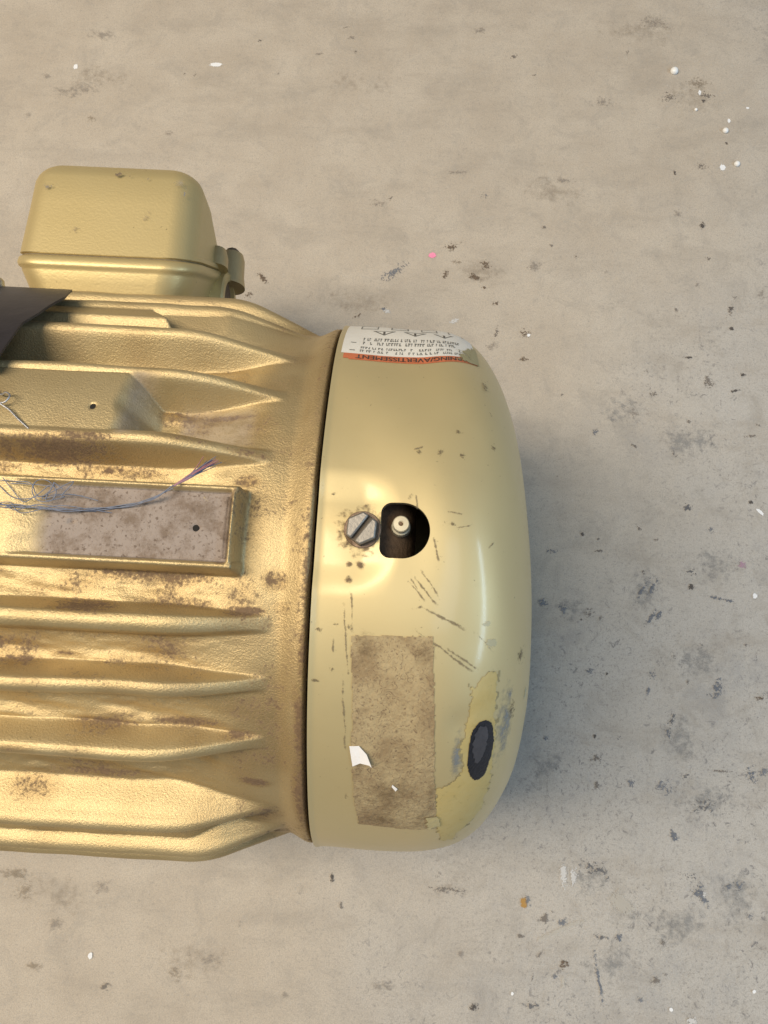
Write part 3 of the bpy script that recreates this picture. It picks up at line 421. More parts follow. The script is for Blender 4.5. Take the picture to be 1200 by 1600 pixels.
for sy in (1, -1):
    bm = bmesh.new(); pr = [(sy * .060, .0), (sy * .112, .0), (sy * .112, .010), (sy * .096, .014), (sy * .088, .055), (sy * .060, .045)]
    a = [bm.verts.new((-.215, y, z)) for y, z in pr]; b = [bm.verts.new((-.070, y, z)) for y, z in pr]
    bm.faces.new(a); bm.faces.new(b[::-1])
    for i in range(6): bm.faces.new((a[i], a[(i + 1) % 6], b[(i + 1) % 6], b[i]))
    mesh_bm('mounting_foot', bm, M_CAST, motor, bevel=.002)

for hx, ht, hr, rr_ in HOLES:
    az_ = Vector((0, math.sin(RAD(ht)), math.cos(RAD(ht))))
    lathe_z('hole_shade_disc', [(hr, 0), (hr * .98, .0002), (hr * .6, .00022), (hr * .1, .00022)], M_BLACK, motor, Vector((hx, 0, H)) + az_ * (rr_ - .0004), az_, 12)  # flat black disc stands in for the shade down each hole

# ---- fan cover: pressed sheet, radius over (s, theta), s = length along its profile
X1, CA, CB, CR = .033, .0416, .054, .110
_t = np.linspace(0, math.pi / 2, 300)
_px = np.r_[np.linspace(0, X1, 200)[:-1], X1 + CA * np.sin(_t), X1 + CA + .0006, X1 + CA + .0008]
_pr = np.r_[np.full(199, CR), CR - CB + CB * np.sqrt(np.maximum(1 - np.sin(_t) ** 2.5, 0)), .04, .012]
_ps = np.r_[0, np.cumsum(np.hypot(np.diff(_px), np.diff(_pr)))]
HXL, HXR, HT0 = .0198, .0352, 1.25                      # grease hole: straight left edge, round right end
def hole_sd(s, t):
    """signed distance to the D shaped grease hole (negative inside)"""
    a = np.radians(t - HT0) * .11; hb = .0088; cxr = HXR - hb; rc = .0032
    qx = np.abs(s - (HXL + cxr + .004) / 2) - (cxr + .004 - HXL) / 2 + rc; qy = np.abs(a) - hb + rc
    box = np.hypot(np.maximum(qx, 0), np.maximum(qy, 0)) + np.minimum(np.maximum(qx, qy), 0) - rc
    rightcut = s - cxr
    circ = np.hypot(s - cxr, a) - hb
    return np.where(rightcut > 0, circ, np.where(s < cxr, np.maximum(box, -1), circ))
def cover_xr(s, t):
    s = np.asarray(s, float); t = np.asarray(t, float)
    x = np.interp(s, _ps, _px); r = np.interp(s, _ps, _pr); T = np.radians(t)
    x = np.where(x > X1, X1 + (x - X1) * (1 - .1 * np.sin(T)), x)
    a = (t - 1.0) / 1.0
    pk = (1 - ss(4.6, 10.8, np.abs(t - .8))) * (1 - ss(.0150, .0275, x + .003 * (np.abs(a) / 8) ** 2))
    r = r - .0019 * pk                                   # pressed pocket round the screw
    rimx = np.exp(-(x / .0012) ** 2); r = r + .0004 * rimx
    r = r + .00035 * np.sin(T * 5 + .7) * ss(.0, .03, x) * (1 - ss(.06, .075, x)) + .00025 * np.sin(T * 11 + s * 160)
    r = r - .0012 * np.exp(-((s - .0545) / .010) ** 2 - ((t + 36) / 9) ** 2)       # dent under the chipped paint
    r = r - .0007 * np.exp(-((s - .047) / .004) ** 2 - ((t + 31) / 3) ** 2)
    return x, r
def cover_pt(s, t, off=0.0):
    x, r = cover_xr(s, t); T = np.radians(t)
    p = np.stack([x, r * np.sin(T), H + r * np.cos(T)], -1)
    if off:
        e = 1e-4; x1, r1 = cover_xr(s + e, t); x0, r0 = cover_xr(np.maximum(s - e, 0), t)
        tx, tr = x1 - x0, r1 - r0; l = np.hypot(tx, tr) + 1e-12; nx, nr = -tr / l, tx / l
        p = p + off * np.stack([nx, nr * np.sin(T), nr * np.cos(T)], -1)
    return p
sg = np.concatenate([np.linspace(0, .042, 71)[:-1], np.linspace(.042, _ps[-1], 100)])
tg = np.concatenate([np.linspace(-180, -80, 84)[:-1], np.linspace(-80, -14, 133)[:-1], np.linspace(-14, 16, 101)[:-1], np.linspace(16, 90, 149)[:-1], np.linspace(90, 180, 76)])
SG, TG = np.meshgrid(sg, tg, indexing='ij')
sd = hole_sd(SG, TG); cell = .0006
Nc0 = -grid_normals(cover_pt(SG, TG))
mid = len(tg) // 2
if Nc0[20, mid, 2] < 0: Nc0 = -Nc0
keep = (np.maximum.reduce([sd[:-1, :-1], sd[1:, :-1], sd[1:, 1:], sd[:-1, 1:]]) > 0)
ins = sd < .00015                                        # snap the ragged rim onto the hole's outline
gs, gt = np.gradient(sd, sg, axis=0), np.gradient(sd, tg, axis=1) / (math.pi / 180 * .11)
near = ins & (sd > -.0012)
S2 = np.where(near, SG - gs * sd, SG); T2 = np.where(near, TG - gt * sd / (math.pi / 180 * .11), TG)
Pc = cover_pt(S2, T2)
fan_cover = sub_mesh('fan_cover', Pc, Nc0, keep, M_SHEET, motor)
fan_cover['label'] = 'gold sheet metal fan cover with rounded end and chipped paint'
# rolled rim inside edge and the cut edge of the hole
n = len(tg)
Vr = np.concatenate([cover_pt(np.zeros(n), tg), cover_pt(np.zeros(n), tg, -.0016), cover_pt(np.full(n, .012), tg, -.0016)])
Fr = [(a * n + k, a * n + k + 1, (a + 1) * n + k + 1, (a + 1) * n + k) for a in (0, 1) for k in range(n - 1)]
mesh_np('cover_rim', Vr, Fr, M_SHEET, fan_cover)
M_EDGE = plain('worn_sheet_edge', (.10, .08, .05), .4, .5, .4)
hp = []
for k in range(72):                                     # outline of the hole by marching out from its middle
    an = 2 * math.pi * k / 72; lo, hi = 0, .02
    for _ in range(40):
        md = (lo + hi) / 2
        if hole_sd(np.array(.0265 + md * math.cos(an)), np.array(HT0 + math.degrees(md * math.sin(an) / .11))) < 0: lo = md
        else: hi = md
    hp.append((.0265 + lo * math.cos(an), HT0 + math.degrees(lo * math.sin(an) / .11)))
hp = np.array(hp)
Vh = np.concatenate([cover_pt(hp[:, 0], hp[:, 1]), cover_pt(hp[:, 0], hp[:, 1], -.0016)])
mesh_np('hole_edge', Vh, [(k, (k + 1) % 72, 72 + (k + 1) % 72, 72 + k) for k in range(72)], M_EDGE, fan_cover)

# ---- marks on the cover, laid onto its curved surface
def in_poly(px, py, poly):
    c = np.zeros(px.shape, bool)
    for (x0, y0), (x1, y1) in zip(poly, poly[1:] + poly[:1]):
        cr = ((y0 > py) != (y1 > py)) & (px < (x1 - x0) * (py - y0) / (y1 - y0 + 1e-12) + x0); c ^= cr
    return c
K = math.pi / 180 * .11
def smooth_poly(poly):
    o = []; n_ = len(poly)
    for i in range(n_):
        p0, p1, p2, p3 = (np.array(poly[(i + q) % n_]) for q in (-1, 0, 1, 2))
        for k in range(5):
            t = k / 5; o.append(tuple(.5 * ((2 * p1) + (p2 - p0) * t + (2 * p0 - 5 * p1 + 4 * p2 - p3) * t * t + (3 * p1 - p0 - 3 * p2 + p3) * t ** 3)))
    return o
def patch(name, poly, mat, off, res=.0004, rag=.0006, rel=0.0, seed=1):
    if name in ('bare_spot', 'painted_sheen'): poly = smooth_poly(poly)
    pl = [(s, t * K) for s, t in poly]; a = np.array(pl)
    gs_ = np.arange(a[:, 0].min() - .002, a[:, 0].max() + .002, res); gt_ = np.arange(a[:, 1].min() - .002, a[:, 1].max() + .002, res)
    U, W = np.meshgrid(gs_, gt_, indexing='ij')
    cu = U[:-1, :-1] + res / 2; cw = W[:-1, :-1] + res / 2
    du = vnoise(cu / .0012, cw / .0012, seed) * rag * 2 + vnoise(cu / .004, cw / .004, seed + 9) * rag * 2
    dw = vnoise(cu / .0012 + 50, cw / .0012, seed) * rag * 2 + vnoise(cu / .004, cw / .004 + 70, seed + 9) * rag * 2
    m = in_poly(cu + du, cw + dw, pl)
    Pp = cover_pt(U, W / K, off)
    if rel:
        h = vnoise(U / .0011, W / .0011, seed + 2) * .6 + vnoise(U / .0005, W / .0005, seed + 3) * .5
        Nn = -grid_normals(Pp); Nn *= np.sign((Nn * (Pp - np.array([.03, 0, H]))).sum(-1, keepdims=True)); Pp = Pp + Nn * (h * rel)[..., None]
    Nn = -grid_normals(Pp); Nn *= np.sign((Nn * (Pp - np.array([.03, 0, H]))).sum(-1, keepdims=True))
    return sub_mesh(name, Pp, Nn, m, mat, fan_cover)
def mat_residue():
    t = NT('label_glue_residue')
    c = t.mix(t.step(t.noise(70, 5, .7), .35, .68), (0.42, 0.325, 0.18), (0.27, 0.19, 0.10))
    c = t.mix(t.math('MULTIPLY', t.step(t.noise(420, 5, .75, dist=2.5), .50, .66), .8), c, (0.13, 0.085, 0.05))
    c = t.mix(t.math('MULTIPLY', t.step(t.noise(900, 4, .7), .60, .72), .6), c, (0.50, 0.39, 0.24))
    t.set(Base_Color=c, Roughness=.85, Metallic=.05); t.bump(t.noise(800, 4), .5, .0006); return t.m
def mat_yellow():
    t = NT('yellow_primer')
    c = t.mix(t.noise(140, 4), (0.50, 0.36, 0.115), (0.57, 0.46, 0.21))
    c = t.mix(t.math('MULTIPLY', t.step(t.noise(400, 4, .7), .56, .72), .5), c, (0.32, 0.25, 0.09))
    t.set(Base_Color=c, Roughness=.5, Metallic=.12); t.bump(t.noise(300, 3), .25, .0005); return t.m
patch('label_residue', CP['residue'], mat_residue(), .00022, rag=.00016, rel=.0002)['label'] = 'brown rectangle of dirty glue where a label was'
patch('chip_shade', CP['chip'], plain('chip_shade_paint', (.33, .27, .14), .2, .6, .35, 500), .00010, rag=.0016, seed=5)  # darker outline laid under the chip, painted shade to give it depth
patch('chipped_paint', CP['chip'], mat_yellow(), .00016, rag=.0007, seed=5)['label'] = 'yellow primer showing in chipped paint'
patch('bare_spot', CP['oval'], plain('black_bare_metal', (.018, .018, .024), .3, .45, .5, 500, .5), .00032, res=.0003, rag=.00022, seed=8)['label'] = 'black oval bare spot'
patch('painted_sheen', CP['sheen'], plain('metal_sheen_grey', (.10, .095, .105), .6, .42, .3, 400, .3), .00044, res=.0003, rag=.0004, seed=13)  # lighter grey patch: sheen of the dark metal painted into the colour
DS = {'smear': decal('blue_grey_smear', (.17, .195, .225), (.30, .32, .32), .30, 1.6, 200, .8, .7, .5), 'dark': decal('cover_dark_spot', (.10, .075, .04), (.22, .17, .10), .55, 2.5, 700, .5, .65),
      'glue': decal('glue_dirt', (.15, .095, .045), (.26, .18, .095), .30, 2.0, 380, 1.1, .5), 'rust': decal('screw_rust', (.09, .055, .03), (.22, .145, .08), .10, 2.2, 330, .75, .85), 'light': decal('dried_drip', (.46, .44, .29), (.56, .53, .36), .5, 1.6, 500, .2, .6, .4)}
def cstain(name, s, t, a, b, mat, off, sc_=1.4):
    g = np.linspace(-1, 1, 11); U, W = np.meshgrid(g, g, indexing='ij')
    a = max(a, .0008) * sc_; b = max(b, .3) * sc_
    Sx = np.maximum(s + U * a, .0006); Pp = cover_pt(Sx, t + W * b, off); i = np.arange(121).reshape(11, 11)
    Q = np.stack([i[:-1, :-1], i[1:, :-1], i[1:, 1:], i[:-1, 1:]], -1)
    sdq = hole_sd(Sx, t + W * b); ok = np.minimum.reduce([sdq[:-1, :-1], sdq[1:, :-1], sdq[1:, 1:], sdq[:-1, 1:]]) > 0
    return mesh_np(name, Pp.reshape(-1, 3), Q[ok].reshape(-1, 4), mat, fan_cover, attrs={'rr': np.clip(np.hypot(U, W), 0, 1).ravel()})
for nm in ('smear', 'smear2'):
    a = np.array(CP[nm]); c = (a.max(0) + a.min(0)) / 2; h = (a.max(0) - a.min(0)) / 2
    cstain('smear', c[0], c[1], h[0], h[1], DS['smear'], .0001, 1.5)
for (s, t, a, b2) in ((.0345, -18.5, .004, 3), (.0170, -18, .004, 3), (.0250, -54, .007, 3), (.0380, -53, .004, 4), (.0165, -40, .002, 3), (.0400, -46, .0015, 5), (.027, -46, .010, 5)):
    cstain('glue_dirt', s, t, a, b2, DS['glue'], .00048, 1.4)
q = 0
for kd, nm in (('rust', 'rust_stain'), ('dark', 'stain'), ('light', 'dried_drip')):
    for (s, t, a, b) in CS[kd]:
        q += 1; cstain(nm, s, t, a, b, DS[kd], (.0004 if kd == 'rust' else .00008) + q * 4e-6 + (.0003 if 18 < q < 22 else 0))
M_SCR = decal('scratch_dirt', (.14, .11, .065), (.30, .24, .15), .36, 2.4, 420, .7, .6)
for i, ln in enumerate(CL):
    p = np.array(ln); d = np.r_[0, np.cumsum(np.hypot(np.diff(p[:, 0]), np.diff(p[:, 1]) * K))]
    m = max(6, int(d[-1] / .0012)); dd = np.linspace(0, d[-1], m)
    s = np.interp(dd, d, p[:, 0]) + vnoise(dd / .004, dd * 0 + i, 3) * .0006; t = np.interp(dd, d, p[:, 1]) + vnoise(dd / .004, dd * 0 + i, 4) * .25
    ds, dt = np.gradient(s), np.gradient(t) * K; l = np.hypot(ds, dt); ns_, nt_ = -dt / l, ds / l / K
    wd = .0007 if i < 4 else .0006
    U = np.linspace(-1, 1, 5); Sx = s[:, None] + ns_[:, None] * U * wd; Tx = t[:, None] + nt_[:, None] * U * wd
    e = np.abs(np.linspace(-1, 1, m))[:, None] ** 4; rr = np.maximum(np.abs(U)[None] + 0 * e, e + 0 * U[None])
    ix = np.arange(m * 5).reshape(m, 5)
    mesh_np('scratch', cover_pt(np.maximum(Sx, .0006), Tx, .00009 + i * 3e-6).reshape(-1, 3), np.stack([ix[:-1, :-1], ix[1:, :-1], ix[1:, 1:], ix[:-1, 1:]], -1).reshape(-1, 4), M_SCR, fan_cover, attrs={'rr': rr.ravel()})
M_PAPER = plain('torn_white_paper', (.80, .79, .80), 0, .7, .06, 400)
def flake(name, poly, lift0, lift1, mat):
    """a torn paper scrap: polygon fan lifted along one side, with thickness"""
    a = np.array(poly); c = a.mean(0); bm = bmesh.new(); tops = []; bots = []
    for s, t in list(a):
        f = (s - a[:, 0].min()) / (np.ptp(a[:, 0]) + 1e-9)
        o = lift0 + (lift1 - lift0) * f ** 2
        tops.append(bm.verts.new(cover_pt(np.array(s), np.array(t), o + .00012))); bots.append(bm.verts.new(cover_pt(np.array(s), np.array(t), o)))
    bm.faces.new(tops); bm.faces.new(bots[::-1])
    for i in range(len(a)): bm.faces.new((tops[i], tops[(i + 1) % len(a)], bots[(i + 1) % len(a)], bots[i]))
    bmesh.ops.triangulate(bm, faces=bm.faces[:])
    return mesh_bm(name, bm, mat, fan_cover, smooth=False)
flake('paper_scrap', CP['flake'], .0004, .0022, M_PAPER)['label'] = 'torn white paper corner left on the glue'
flake('paper_scrap', CP['fleck'], .0004, .0008, M_PAPER)['label'] = 'tiny white paper fleck'
patch('glue_lump', CP['glue'], plain('old_glue', (.48, .40, .20), .1, .4, .15), .0006, rag=.0005, rel=.0002, seed=31)

# ---- warning label round the cover (reads from the far side)
ORANGE = plain('label_orange', (.52, .15, .065), 0, .55, .3, 350); WHITE = plain('label_white', (.74, .72, .67), 0, .45, .07, 200)
INK = plain('label_ink', (.05, .04, .035), 0, .5, .4, 600); INKG = plain('label_grey_print', (.16, .16, .15), 0, .5, .5, 900)
def mat_worn():
    t = NT('label_worn_end'); n1 = t.noise(420, 5, .75); r = t.attr('rr')
    a = t.step(t.math('ADD', t.math('MULTIPLY', r, 1.1), t.math('MULTIPLY', t.math('SUBTRACT', n1, .5), 2.0)), .5, .62)
    t.set(Base_Color=t.mix(t.noise(500, 4), (.30, .27, .13), (.44, .40, .24)), Roughness=.5, Metallic=.3, Alpha=a); return t.m
LS0, LS1, LT = .0026, .0545, 86.0
def lab_t0(s): return 37.9 + 5.6 * np.clip((s - .030) / .0245, 0, 1.2) ** 1.6    # lower edge follows the curve of the cover
def lab(s, v, off):              # v: metres from the label's lower (header) edge
    return cover_pt(np.asarray(s), lab_t0(np.asarray(s)) + np.asarray(v) / K, off)
def lab_strip(v0, v1, s0, s1, off, ns=40, nv=8, cut=True):
    S_, V_ = np.meshgrid(np.linspace(s0, s1, ns), np.linspace(v0, v1, nv), indexing='ij')
    i = np.arange(ns * nv).reshape(ns, nv)
    return lab(S_, V_, off).reshape(-1, 3), np.stack([i[:-1, :-1], i[1:, :-1], i[1:, 1:], i[:-1, 1:]], -1).reshape(-1, 4)
LV = []; LF = []; LM = []
def add_lab(V, F, mi):
    b = sum(len(q) for q in LV); LV.append(np.asarray(V)); LF.extend([tuple(int(z) + b for z in f) for f in F]); LM.extend([mi] * len(F))
HB = .0048
V, F = lab_strip(HB, .088, LS0 - .0008, LS1 - .0008, .00012, nv=30); add_lab(V, F, 0)
V, F = lab_strip(.0008, HB, LS0 + .0002, LS1, .00012); add_lab(V, F, 1)
V, F = lab_strip(0, .0008, LS0 + .0022, LS1 - .0004, .00012, nv=3); add_lab(V, F, 1)
fcu = bpy.data.curves.new('lettering', 'FONT'); fcu.body = 'WARNING/AVERTISSEMENT'; fcu.size = 1; fcu.resolution_u = 3
fob = bpy.data.objects.new('lettering', fcu); COL.objects.link(fob); bpy.context.view_layer.update()
fme = fob.evaluated_get(bpy.context.evaluated_depsgraph_get()).to_mesh()
tv = np.array([v.co[:2] for v in fme.vertices]); tf = [tuple(p.vertices) for p in fme.polygons]
wmin, wmax = tv[:, 0].min(), tv[:, 0].max(); hmin, hmax = tv[:, 1].min(), tv[:, 1].max()
u = (tv[:, 0] - wmin) / (wmax - wmin); v = (tv[:, 1] - hmin) / (hmax - hmin)
for dx in (0, .00012):              # a doubled outline makes the bold face of the print
    add_lab(lab(.0530 - u * (.0530 - .0072) + dx, HB - .0010 - v * .0029, .00024 + dx * .1), tf, 2)
bpy.data.objects.remove(fob, do_unlink=True); bpy.data.curves.remove(fcu)
def quad(s0, s1, v0, v1, mi, off=.00022, sh=0.0): add_lab(lab(np.array([s0, s1, s1 + sh, s0 + sh]), np.array([v0, v0, v1, v1]), off), [(0, 1, 2, 3)], mi)
for row, (v0, hgt, sa, sb) in enumerate([(.0064, .0020, .0085, .052), (.0095, .0020, .0085, .052), (.0140, .0030, .009, .046), (.0184, .0034, .009, .047)]):
    s = sa                          # rows of fine print, too small to read in the photo
    while s < sb:
        wl = random.uniform(.0004, .0009)
        if random.random() < .82:
            k = random.random(); quad(s, s + wl * .45, v0, v0 + hgt, 3, sh=random.uniform(-.0002, .0004))
            quad(s, s + wl, v0 + (0 if k < .5 else hgt * .7), v0 + hgt * (.3 if k < .5 else 1), 3, .00023)
        s += wl + random.choice([.00025, .00025, .0003, .0009])
for v0 in (.0072, .0150): quad(.0046, .0066, v0, v0 + .0006, 3)
for cs in (.0165, .0285, .0405):     # warning triangles, upside down
    wv, v0, v1 = .0046, .0262, .0335
    tri = [(cs, v0), (cs + wv, v1), (cs - wv, v1)]; inn = [(cs, v0 + .0014), (cs + wv - .0013, v1 - .0006), (cs - wv + .0013, v1 - .0006)]
    add_lab(lab(np.array([p[0] for p in tri + inn]), np.array([p[1] for p in tri + inn]), .00022), [(0, 1, 4, 3), (1, 2, 5, 4), (2, 0, 3, 5)], 3)
    quad(cs - .0004, cs + .0004, v0 + .0030, v1 - .0016, 2, .00024); quad(cs - .0004, cs + .0004, v0 + .0018, v0 + .0025, 2, .00024)
for cs in (.0105, .0225, .0345, .0465): quad(cs - .0035, cs + .0035, .0375, .0384, 3); quad(cs - .0035, cs - .0030, .0384, .046, 3); quad(cs + .0030, cs + .0035, .0384, .046, 3); quad(cs - .0035, cs + .0035, .046, .0469, 3)
Vall = np.concatenate(LV); me = bpy.data.meshes.new('warning_label'); me.from_pydata([tuple(q) for q in Vall], [], LF)
for m in (WHITE, ORANGE, INK, INKG): me.materials.append(m)
me.polygons.foreach_set('material_index', LM); me.polygons.foreach_set('use_smooth', np.ones(len(LF), bool)); me.update()
lb = link(bpy.data.objects.new('warning_label', me), fan_cover); lb['label'] = 'white and orange warning label with worn end, upside down'
V, F = lab_strip(.0002, .022, .040, LS1 + .0003, .00034, 24, 14)
S_, V_ = np.meshgrid(np.linspace(0, 1, 24), np.linspace(0, 1, 14), indexing='ij')
mesh_np('label_wear', V, F, mat_worn(), fan_cover, attrs={'rr': np.clip(S_ * 1.0 - np.maximum(V_ - .55, 0) * 1.4, 0, 1).ravel()})

# ---- slotted hex screw in the pressed pocket
def frame_at(s, t, off):
    p = Vector(cover_pt(np.array(s), np.array(t), off)); T = RAD(t); nz = Vector((0, math.sin(T), math.cos(T))); nx = Vector((1, 0, 0)); ny = nz.cross(nx)
    return Matrix(((nx.x, ny.x, nz.x, p.x), (nx.y, ny.y, nz.y, p.y), (nx.z, ny.z, nz.z, p.z), (0, 0, 0, 1))), p, nz
Msc, psc, nsc = frame_at(.0143, 1.15, .0002)
Msc = Msc @ Matrix.Rotation(RAD(4), 4, 'X') @ Matrix.Rotation(RAD(-3), 4, 'Y')
hexp = [(.0053 * math.cos(RAD(60 * k + 26)), .0053 * math.sin(RAD(60 * k + 26))) for k in range(6)]
sa = RAD(55); nx_, ny_ = -math.sin(sa), math.cos(sa)
bm = bmesh.new(); prism(bm, hexp, .0006, .0024, Msc)
screw = mesh_bm('hex_screw', bm, plain('slot_shade_steel', (.10, .08, .06), .5, .6, .4, 500), fan_cover, bevel=.0002)  # lower hex coloured dark to put shade into the slot
screw['label'] = 'slotted steel hex screw with rusty surround'
hex2 = [(x * .985, y * .985) for x, y in hexp]
for s_ in (1, -1):
    bm = bmesh.new(); prism(bm, clip(hex2, s_ * nx_, s_ * ny_, .00062), .0023, .0042, Msc)
    mesh_bm('screw_head_half', bm, M_SCREW, fan_cover, bevel=.00055, seg=2)
bm = bmesh.new(); prism(bm, [(.0058 * math.cos(2 * math.pi * k / 30), .0058 * math.sin(2 * math.pi * k / 30)) for k in range(30)], -.0004, .0006, Msc)
mesh_bm('screw_washer', bm, plain('rusty_washer', (.20, .14, .10), .6, .55, .5, 600, .4), fan_cover, bevel=.0002)

# ---- grease fitting seen through the hole
pz = Vector((.0262, .101 * math.sin(RAD(3.0)), H + .099)); az = Vector((0, math.sin(RAD(3)), math.cos(RAD(3))))
M_NIP = plain('nickel_fitting', (.66, .60, .45), .3, .5, .12, 500)
lathe_z('grease_fitting', [(.0032, 0), (.0030, .0020), (.0020, .0024), (.0020, .0034), (.0027, .0040), (.0027, .0050), (.0024, .0054), (.0009, .0055), (.0008, .0051), (.0001, .0050)], M_NIP, motor, pz, az)
lathe_z('fitting_ball', [(.0007, 0), (.0007, .0004), (.0003, .0007)], M_DIRT, motor, pz + az * .0048, az, 12)

# ---- conduit box on the far side: diagonally split cover and base
box = link(bpy.data.objects.new('conduit_box', None), motor); box['label'] = 'gold diagonally split terminal box on the side of the frame'
BX0, BX1, BZ0, BZ1 = -.1490, -.0665, .062, .1600
def rrect(x0, x1, z0, z1, r, n=9):
    o = []
    for cx, cz, a0 in ((x1 - r, z1 - r, 0), (x0 + r, z1 - r, 90), (x0 + r, z0 + r, 180), (x1 - r, z0 + r, 270)):
        for k in range(n): a = RAD(a0 + 90 * k / (n - 1)); o.append((cx + r * math.cos(a), cz + r * math.sin(a)))
    return o
def yg(z): return .1265 + (.160 - z) * .47            # plane of the split
def loft(name, secs, mat, parent, caps=(True, True), angle=50):
    bm = bmesh.new(); rings = [[bm.verts.new(p) for p in s] for s in secs]; n = len(secs[0])
    for a, b in zip(rings, rings[1:]):
        for k in range(n): bm.faces.new((a[k], a[(k + 1) % n], b[(k + 1) % n], b[k]))
    if caps[0]: bm.faces.new(rings[0][::-1])
    if caps[1]: bm.faces.new(rings[-1])
    return mesh_bm(name, bm, mat, parent, angle=angle)
YF = .1765
S_ = []
def cover_sec(y_of, inset, f=1.0):
    rr = .0115 - inset * .3; z_low = BZ0 + .058 * f ** .8
    return [(x, y_of(z), z) for x, z in rrect(BX0 + .002 + inset, BX1 - .002 - inset, z_low + inset, BZ1 - inset, max(rr, .004))]
for f in (0, .15, .35, .55, .7):
    S_.append(cover_sec(lambda z, f=f: yg(z) + .0022 + f * max(YF - .012 - yg(z) - .0022, .001), .0012 * f, f))
for k in range(1, 9):
    a = RAD(90 * k / 8); S_.append(cover_sec(lambda z, a=a: max(yg(z) + .003, YF - .012) + .012 * math.sin(a), 0.0010 + .0085 * (1 - math.cos(a))))
bc = loft('box_cover', S_, M_BOX, box, angle=60)
GK = [[(x, yg(z) + d, z) for x, z in rrect(BX0 + .0022, BX1 - .0022, BZ0 + .001, BZ1 - .0006, .013)] for d in (.0007, .0017)]
loft('gasket', GK, plain('dirty_gasket', (.17, .13, .07), 0, .8, .5, 500), box)
S_ = []
for d, ins in ((.0010, .0016), (.0006, .0010), (.0, .0006), (-.0024, .0004), (-.0040, .0010), (-.0048, .0020)):
    S_.append([(x, yg(z) + d, z) for x, z in rrect(BX0 + ins, BX1 - ins, BZ0 + ins, BZ1 - ins * .8 + .0008, .0145)])
for f in (.05, .35, .7, 1.0):
    S_.append([(x * (1 - .0) + (-.106 - x) * .20 * f, (yg(z) - .0052) * (1 - f) + .1085 * f, z + (.112 - z) * .16 * f) for x, z in rrect(BX0 + .002, BX1 - .002, BZ0 + .002, BZ1 - .0008, .0145)])
loft('box_base', S_, M_BOX, box, angle=60)
S_ = []
for d, ins in ((.0015, .0017), (.0020, .0009), (.0036, .0009), (.0044, .0014), (.0048, .003)):
    S_.append([(x, yg(z) + d, z) for x, z in rrect(BX0 + ins, BX1 - ins, BZ0 + ins, BZ1 - ins * .6 + .0004, .0142)])
loft('cover_flange', S_, M_BOX, box, angle=60)
gn = Vector((0, 1, .47)).normalized()
ya = Vector((0, 1, 0))
for bx in (BX1 + .0005, BX0 - .0005):
    lathe_z('screw_boss', [(.0080, -.014), (.0076, -.011), (.0070, -.008), (.0066, .001), (.0056, .0042), (.0040, .0050)], M_CAST, box, (bx, .1620, .100), ya)
    lathe_z('boss_lump', [(.0060, -.008), (.0056, -.002), (.0042, .0022), (.0015, .0030)], M_CAST, box, (bx - (.003 if bx > -.1 else -.003), .1560, .118), ya)
    lathe_z('box_screw', [(.0034, 0), (.0034, .0016), (.0026, .0024), (.0006, .0025)], M_DIRT, box, Vector((bx, .1668, .100)), ya, 8)
ring_x('conduit_hub', [(BX1 - .006, .016), (BX1 + .0015, .016), (BX1 + .0025, .0150), (BX1 + .0025, .0118), (BX1 - .006, .0115)], M_BOX, box, 40, .1365, .103)
ring_x('hub_plug', [(BX1 - .001, .0119), (BX1 + .0006, .0116), (BX1 + .0006, .0)], M_DIRT, box, 40, .1365, .103)

for bx, by, a, bb, kd in ((-.1047, .1680, .0030, .0016, 'B'), (-.0998, .1672, .0012, .0010, 'B'), (-.0915, .1664, .0012, .0012, 'd'), (-.0745, .1600, .0012, .0060, 's'), (-.0770, .1650, .0030, .0030, 'g'), (-.1350, .1600, .0030, .0020, 'd'), (-.1200, .1400, .004, .003, 'b'), (-.0900, .1480, .003, .005, 'b')):
    U, Vv = np.meshgrid(np.linspace(-1.3, 1.3, 9), np.linspace(-1.3, 1.3, 9), indexing='ij'); i = np.arange(81).reshape(9, 9)
    mesh_np('stain', np.stack([bx + U * a, by + Vv * bb, np.full_like(U, .16012)], -1).reshape(-1, 3), np.stack([i[:-1, :-1], i[1:, :-1], i[1:, 1:], i[:-1, 1:]], -1).reshape(-1, 4), DK[kd][1], box, attrs={'rr': np.clip(np.hypot(U, Vv) / 1.3, 0, 1).ravel()})

# ---- dark sheet strap over the fins at the left end
M_STRAP = plain('black_painted_sheet', (.035, .03, .032), .2, .42, .35, 150, .2)
eg = [(-.1075, 57.2, .1192), (-.1033, 49, .1193), (-.1055, 40, .1194), (-.1080, 36.2, .1194), (-.1080, 31.6, .1193), (-.1086, 27.4, .1190), (-.110, 24.5, .1186)]
tt = np.linspace(0, len(eg) - 1, 40); ega = np.array(eg); ee = np.stack([np.interp(tt, np.arange(len(eg)), ega[:, c]) for c in range(3)], -1)
bm = bmesh.new(); rows = []
for x, t, r in ee:
    row = []
    for f, rr in ((0, r + .0009), (1, r + .0009), (1, r), (0, r)):
        row.append(bm.verts.new((x + (-.20 - x) * f, rr * math.sin(RAD(t)), H + rr * math.cos(RAD(t)))))
    rows.append(row)
for a, b in zip(rows, rows[1:]):
    for k in range(4): bm.faces.new((a[k], a[(k + 1) % 4], b[(k + 1) % 4], b[k]))
bm.faces.new(rows[0]); bm.faces.new(rows[-1][::-1])
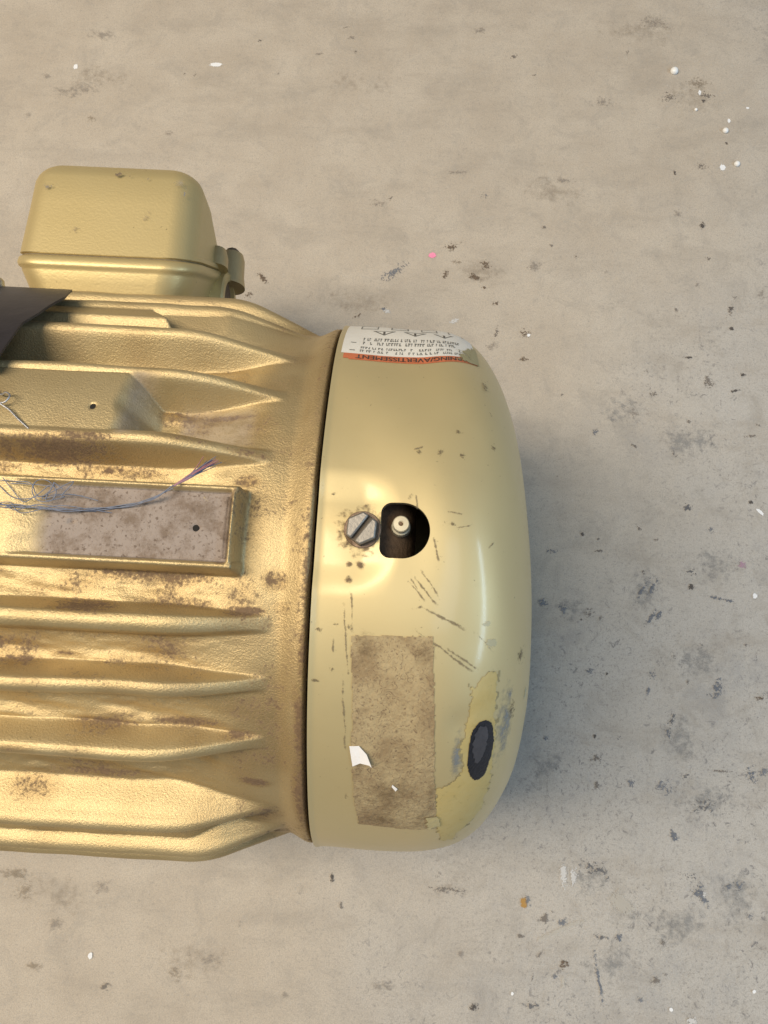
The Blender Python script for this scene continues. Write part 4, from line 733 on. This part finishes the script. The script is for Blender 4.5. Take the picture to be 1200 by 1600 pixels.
mesh_bm('black_strap', bm, M_STRAP, motor)['label'] = 'black sheet strap bridging the fins'
def rtp(x, t, r): return (x, r * math.sin(RAD(t)), H + r * math.cos(RAD(t)))
lathe_z('strap_bolt', [(.004, 0), (.004, .002), (.003, .0032), (.001, .0036)], M_STEEL, motor, rtp(-.1385, 57.0, .1200), Vector((0, math.sin(RAD(57)), math.cos(RAD(57)))), 14)

# ------------------------------------------------------------------ frayed thread lying on the motor
M_TH = plain('blue_grey_thread', (.17, .19, .25), .1, .6, .4, 900); M_TH2 = plain('mauve_fibre', (.42, .19, .22), 0, .7, .4, 900); M_W = plain('grey_wire', (.38, .38, .40), .7, .35, .3, 700)
thr = link(bpy.data.objects.new('thread_scrap', None)); thr['label'] = 'frayed blue grey thread with loops lying over the recessed pad'; thr['category'] = 'thread'
main = TH[0]
for k in range(3):
    pts = [rtp(x + random.uniform(-.0006, .0006), t + .22 * math.sin(i_ * 2.1 + k * 2.1) + random.uniform(-.08, .08), r + .00015 * k) for i_, (x, t, r) in enumerate(main[:9])]
    tube('strand', pts, .00017, M_TH, thr)
for k in range(16):
    (x0, t0, r0), (x1, t1, r1) = main[8], main[11]; sp = (k - 7.5) / 9
    pts = [rtp(x0, t0, r0), rtp(x0 + (x1 - x0) * .4, t0 + (t1 - t0) * .4 + sp * .5, main[10][2] + .0035), rtp(x1 - abs(sp) * .003 + random.uniform(-.004, .001), t1 + sp * .9, r1 + random.uniform(.001, .004))]
    tube('fibre', pts, .00024, M_TH2 if k % 2 else M_TH, thr, closed_taper=True)
for ln in list(TH[1:4]): TH.append([(x + .004 + random.uniform(-.003, .003), t + random.uniform(-.8, .8), r + .0002) for x, t, r in ln])
for ln in TH[1:4] + TH[5:]: tube('strand', [rtp(*q) for q in ln], .00014, M_TH, thr, sub=6)
wr = tube('wire_scrap', [rtp(*q) for q in TH[4]], .00032, M_W, None, sub=6)
wr['label'] = 'short bent grey wire end on the flat pad with drilled hole'; wr['category'] = 'wire'
